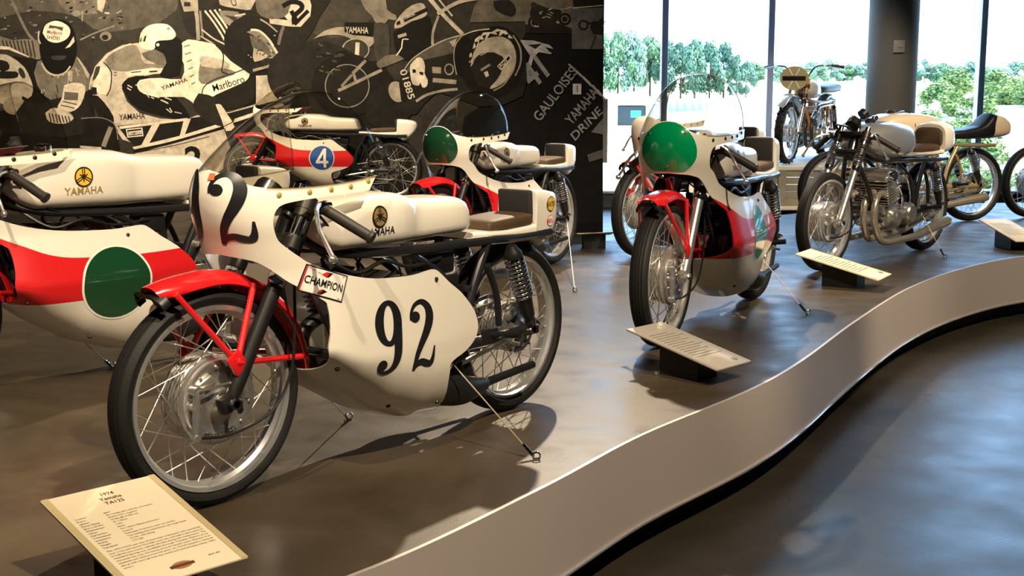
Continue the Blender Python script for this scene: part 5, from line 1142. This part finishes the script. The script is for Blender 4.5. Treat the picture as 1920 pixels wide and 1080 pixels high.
placard('grey specification placard behind the dark green nosed bike', c0 + Vector((-.12, .12, -.01)), c0 + Vector((.14, .16, -.005)), c0 + Vector((.17, -.02, .03)), c0 + Vector((-.09, -.06, .025)), None, CARD2, CARD2)

# ------------------------------------------------------------------ tie-down wires
WIRE = mat('tie_wire', (.62, .52, .34), .4, metal=.7)
def bike_pt(rx, ry, th, p, sc=1):
    X = Vector((-cos(th), -sin(th), 0)); Y = Vector((sin(th), -cos(th), 0))
    return Vector((rx, ry, PZ)) + (X * p[0] + Y * p[1]) * sc + Vector((0, 0, p[2] * sc))
def tie(label, a, b):
    t = thing('tie_down_wire', label, 'wire', b, 0, 'tie-down wires')
    d = (a - b).normalized(); L_ = (a - b).length
    obj('cable', G().tube([d * .05, d * L_], .0022, 6).mesh('cable', WIRE), t)
    obj('turnbuckle', G().tube([d * .012, d * .02, d * .06, d * .066], [.004, .006, .006, .003], 8).mesh('turnbuckle', CHROME), t)
    obj('floor_eye', G().tube([(.011 * cos(2 * pi * k / 16), 0, .012 + .011 * sin(2 * pi * k / 16)) for k in range(16)], .0028, 6, closed=True).tube([(0, 0, 0), (0, 0, .004)], .011, 12).mesh('floor_eye', CHROME), t)
tie('thin tie-down wire from the number 92 bike to the bare floor beside its rear wheel', bike_pt(*A_R, A_TH, (.47, .13, .285)), on_z(1006, 862))
tie('tie-down wire under the belly of the number 92 bike', bike_pt(*A_R, A_TH, (.80, -.10, .22)), on_z(655, 786))
tie('tie-down wire from the rear of the dark green nosed bike', bike_pt(.2352, 7.9336, 1.0277, (-.02, .10, .29)), on_z(1078, 548))
tie('tie-down wire beside the bright green nosed bike', bike_pt(1.234, 6.648, 1.1081, (.35, .13, .28)), on_z(1515, 590))
tie('tie-down wire beside the silver tank bike', bike_pt(1.835 + 1.282 * cos(G_TH), 7.63 + 1.282 * sin(G_TH), G_TH, (.3, .13, .28)), on_z(1772, 484))
tie('tie-down wire beside the front tire of the number 92 bike', bike_pt(-1.135, 5.36, radians(45.5), (.9, .13, .3)), on_z(211, 688))

# ------------------------------------------------------------------ outdoors
GRASS = mat('sunlit_grass', (.20, .27, .10), .9, noise=(.09, (.80, .78, .62), .40, .60))
FIELD = mat('pale_field', (.55, .55, .42), .9)
def gz(x, y):
    z = tab([(16, -.7), (30, -1.7), (60, -2.3), (110, -2.35), (160, -2.25), (230, -2.0), (330, -.6), (480, .6), (900, 2)], y)
    k = max(0, min(1, (x - 9.5) / 6)); z += 2.6 * k * k * (3 - 2 * k) * max(0, min(1, (y - 18) / 12)) * max(0, min(1, (75 - y) / 25))
    return z
xs = [-120 + 5 * i for i in range(25)] + [5 + 1.5 * i for i in range(26)] + [45 + 10 * i for i in range(40)]
ys = [16 + 1.5 * i for i in range(44)] + [84 + 8 * i for i in range(30)] + [330 + 40 * i for i in range(15)]
g = G().grid([[(x, y, gz(x, y)) for x in xs] for y in ys])
struct(obj('ground_outdoors', g.mesh('ground_outdoors', GRASS, 80)))
LEAF = [mat('leaf_%s' % n, c, .8, noise=(.8, c2, .35, .65)) for n, c, c2 in (('pine', (.05, .12, .085), (.13, .24, .16)), ('oak', (.09, .19, .10), (.20, .33, .17)), ('pale', (.17, .28, .20), (.28, .40, .30)), ('shrub', (.10, .17, .045), (.22, .30, .10)))]  # pale leaves are lightened to put haze into the far tree line
BARK = mat('bark', (.09, .07, .055), .9)
def crown_mesh(seed, n, leaf, tall=1.0, base=.0):
    """a ball of many small leaf clumps set on branching lobes"""
    rn = random.Random(seed); lobes = []
    for i in range(14):
        a = rn.uniform(0, 2 * pi); h = rn.uniform(.1, 1); r = .34 * sin(pi * min(.96, .18 + .8 * h)) * rn.uniform(.5, 1.15)
        lobes.append((Vector((r * cos(a), r * sin(a), base + (1 - base) * h * .92)), rn.uniform(.11, .2)))
    g = G()
    for i in range(n):
        c, r = rn.choice(lobes); d = Vector((rn.gauss(0, 1), rn.gauss(0, 1), rn.gauss(0, .8))).normalized() * r * rn.uniform(.55, 1.05); p = c + d
        u = Vector((rn.gauss(0, 1), rn.gauss(0, 1), rn.gauss(0, 1))).normalized(); w = u.cross(d.normalized() + Vector((.01, .02, .03))).normalized(); k = leaf * rn.uniform(.6, 1.3)
        g.add([p - u * k, p + w * k * .7, p + u * k, p - w * k * .7], [[0, 1, 2, 3]])
    return g
CM = {}
def tree(kind, label, x, y, h, w, seed, base=.22, group=None, name='tree', z=None):
    zz = gz(x, y) if z is None else z
    t = thing(name, label, 'tree' if name == 'tree' else 'shrub', (x, y, zz), random.Random(seed).uniform(0, 6), group)
    k = (kind, seed % 4, base)
    if k not in CM: CM[k] = crown_mesh(seed % 4 + 10 * kind, 4200 if name == 'tree' else 2200, .034, base=base).mesh('crown', LEAF[kind], 0)
    c = obj('crown', CM[k], t); c.scale = (w, w, h)
    if ('t', 0) not in CM: CM[('t', 0)] = G().tube([(0, 0, 0), (.006, 0, .3), (-.004, .005, .6), (0, 0, .85)], [.022, .018, .012, .004], 8).mesh('trunk', BARK)
    if name == 'tree':
        q = obj('trunk', CM[('t', 0)], t); q.scale = (h * .8, h * .8, h)
    return t
rn = random.Random(5)
Yt = 200
for i, (px, top, kind) in enumerate([(1128, 66, 1), (1158, 68, 1), (1188, 66, 2), (1218, 66, 1), (1250, 84, 0), (1276, 80, 0), (1302, 78, 0), (1330, 84, 0), (1356, 88, 0), (1380, 104, 0), (1398, 118, 0)]):
    yy = Yt + rn.uniform(-8, 8); p = on_y(px, 188, yy); zt = on_y(px, top, yy).z; zb2 = gz(p.x, yy)
    tree(kind, {0: 'dark pine in the tree clump across the field', 1: 'leafy bright green tree in the clump beside the white tent', 2: 'pale green tree in the clump beside the white tent'}[kind], p.x, yy, zt - zb2, (zt - zb2) * .62, 20 + i, .2, 'trees across the field')
for i in range(19):
    px = 1418 + i * 29 + rn.uniform(-5, 5); yy = 420 + rn.uniform(-25, 25); p = on_y(px, 150, yy); zt = on_y(px, rn.uniform(106, 124) + (6 if px < 1500 else 0), yy).z; zb2 = gz(p.x, yy)
    tree(2 if i % 3 else 1, 'hazy tree in the far tree line beyond the track', p.x, yy, max(5, zt - zb2), 9.5, 60 + i, .05, 'far tree line')
spots_ = []; tries = 0
while len(spots_) < 22 and tries < 4000:
    tries += 1; px = rn.uniform(1740, 1945); yy = rn.uniform(26, 56); p = on_y(px, 220, yy)
    if p.x > 10.0 and all((p.x - a) ** 2 + (yy - b) ** 2 > 1.7 ** 2 for a, b in spots_): spots_.append((p.x, yy))
for i, (x_, y_) in enumerate(spots_):
    tree(3, 'low leafy shrub on the green bank outside the windows', x_, y_, rn.uniform(.75, 1.3), rn.uniform(1.7, 2.2), 90 + i, 0, 'shrubs on the bank', 'shrub')
# white tent
ty = 108; a = on_y(1128, 232, ty); b = on_y(1243, 232, ty); tz = gz(a.x, ty); w = b.x - a.x; hE = on_y(1180, 196, ty).z - tz; hT = on_y(1180, 172, ty).z - tz
TENT = mat('white_tent_canvas', (.85, .85, .85), .8)
t = thing('tent', 'white peaked event tent with a dark open front', 'tent', ((a.x + b.x) / 2, ty, tz))
rings = []
for k in range(13):
    f_ = k / 12; rings.append([Vector((w / 2 * (2 * f_ - 1), yy, z)) for yy, z in ((0, hE), (0, hE + .03), (2, hE + (hT - hE) * sin(pi * f_) ** .8), (4, hE + .03), (4, hE))])
obj('canopy', G().loft(rings).mesh('canopy', TENT, 60), t)
for sx, ww, mm, nm in ((-w * .37, w * .26, TENT, 'side_wall'), (w * .36, w * .28, TENT, 'side_wall')):
    obj(nm, G().rbox((sx, .1, hE / 2), (ww, .1, hE), .02).mesh(nm, mm), t)
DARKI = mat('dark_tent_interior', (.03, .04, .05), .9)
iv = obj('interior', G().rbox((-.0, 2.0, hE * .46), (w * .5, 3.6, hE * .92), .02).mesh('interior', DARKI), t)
obj('teal_banner', G().rbox((w * .06, .18, hE * .55), (w * .17, .03, hE * .34), .01).mesh('teal_banner', mat('teal_banner', (.05, .42, .36), .7)), t)
# long pale barrier across the field
t = thing('track_barrier', 'long pale barrier fence running before the pine clump', 'fence', (0, 0, 0))
BAR = mat('pale_barrier', (.42, .47, .52), .8)
for i in range(12):
    p = on_y(1252 + i * 15.5, 208 - i * 1.6, 150); q = on_y(1252 + i * 15.5 + 14.6, 208 - i * 1.6, 150)
    part('barrier_panel', 'bpn', lambda: G().rbox((0, 0, .75), (q.x - p.x, .12, 1.5), .03), BAR, t, loc=((p.x + q.x) / 2, 150 + i * .6, gz(p.x, 150) - .05))
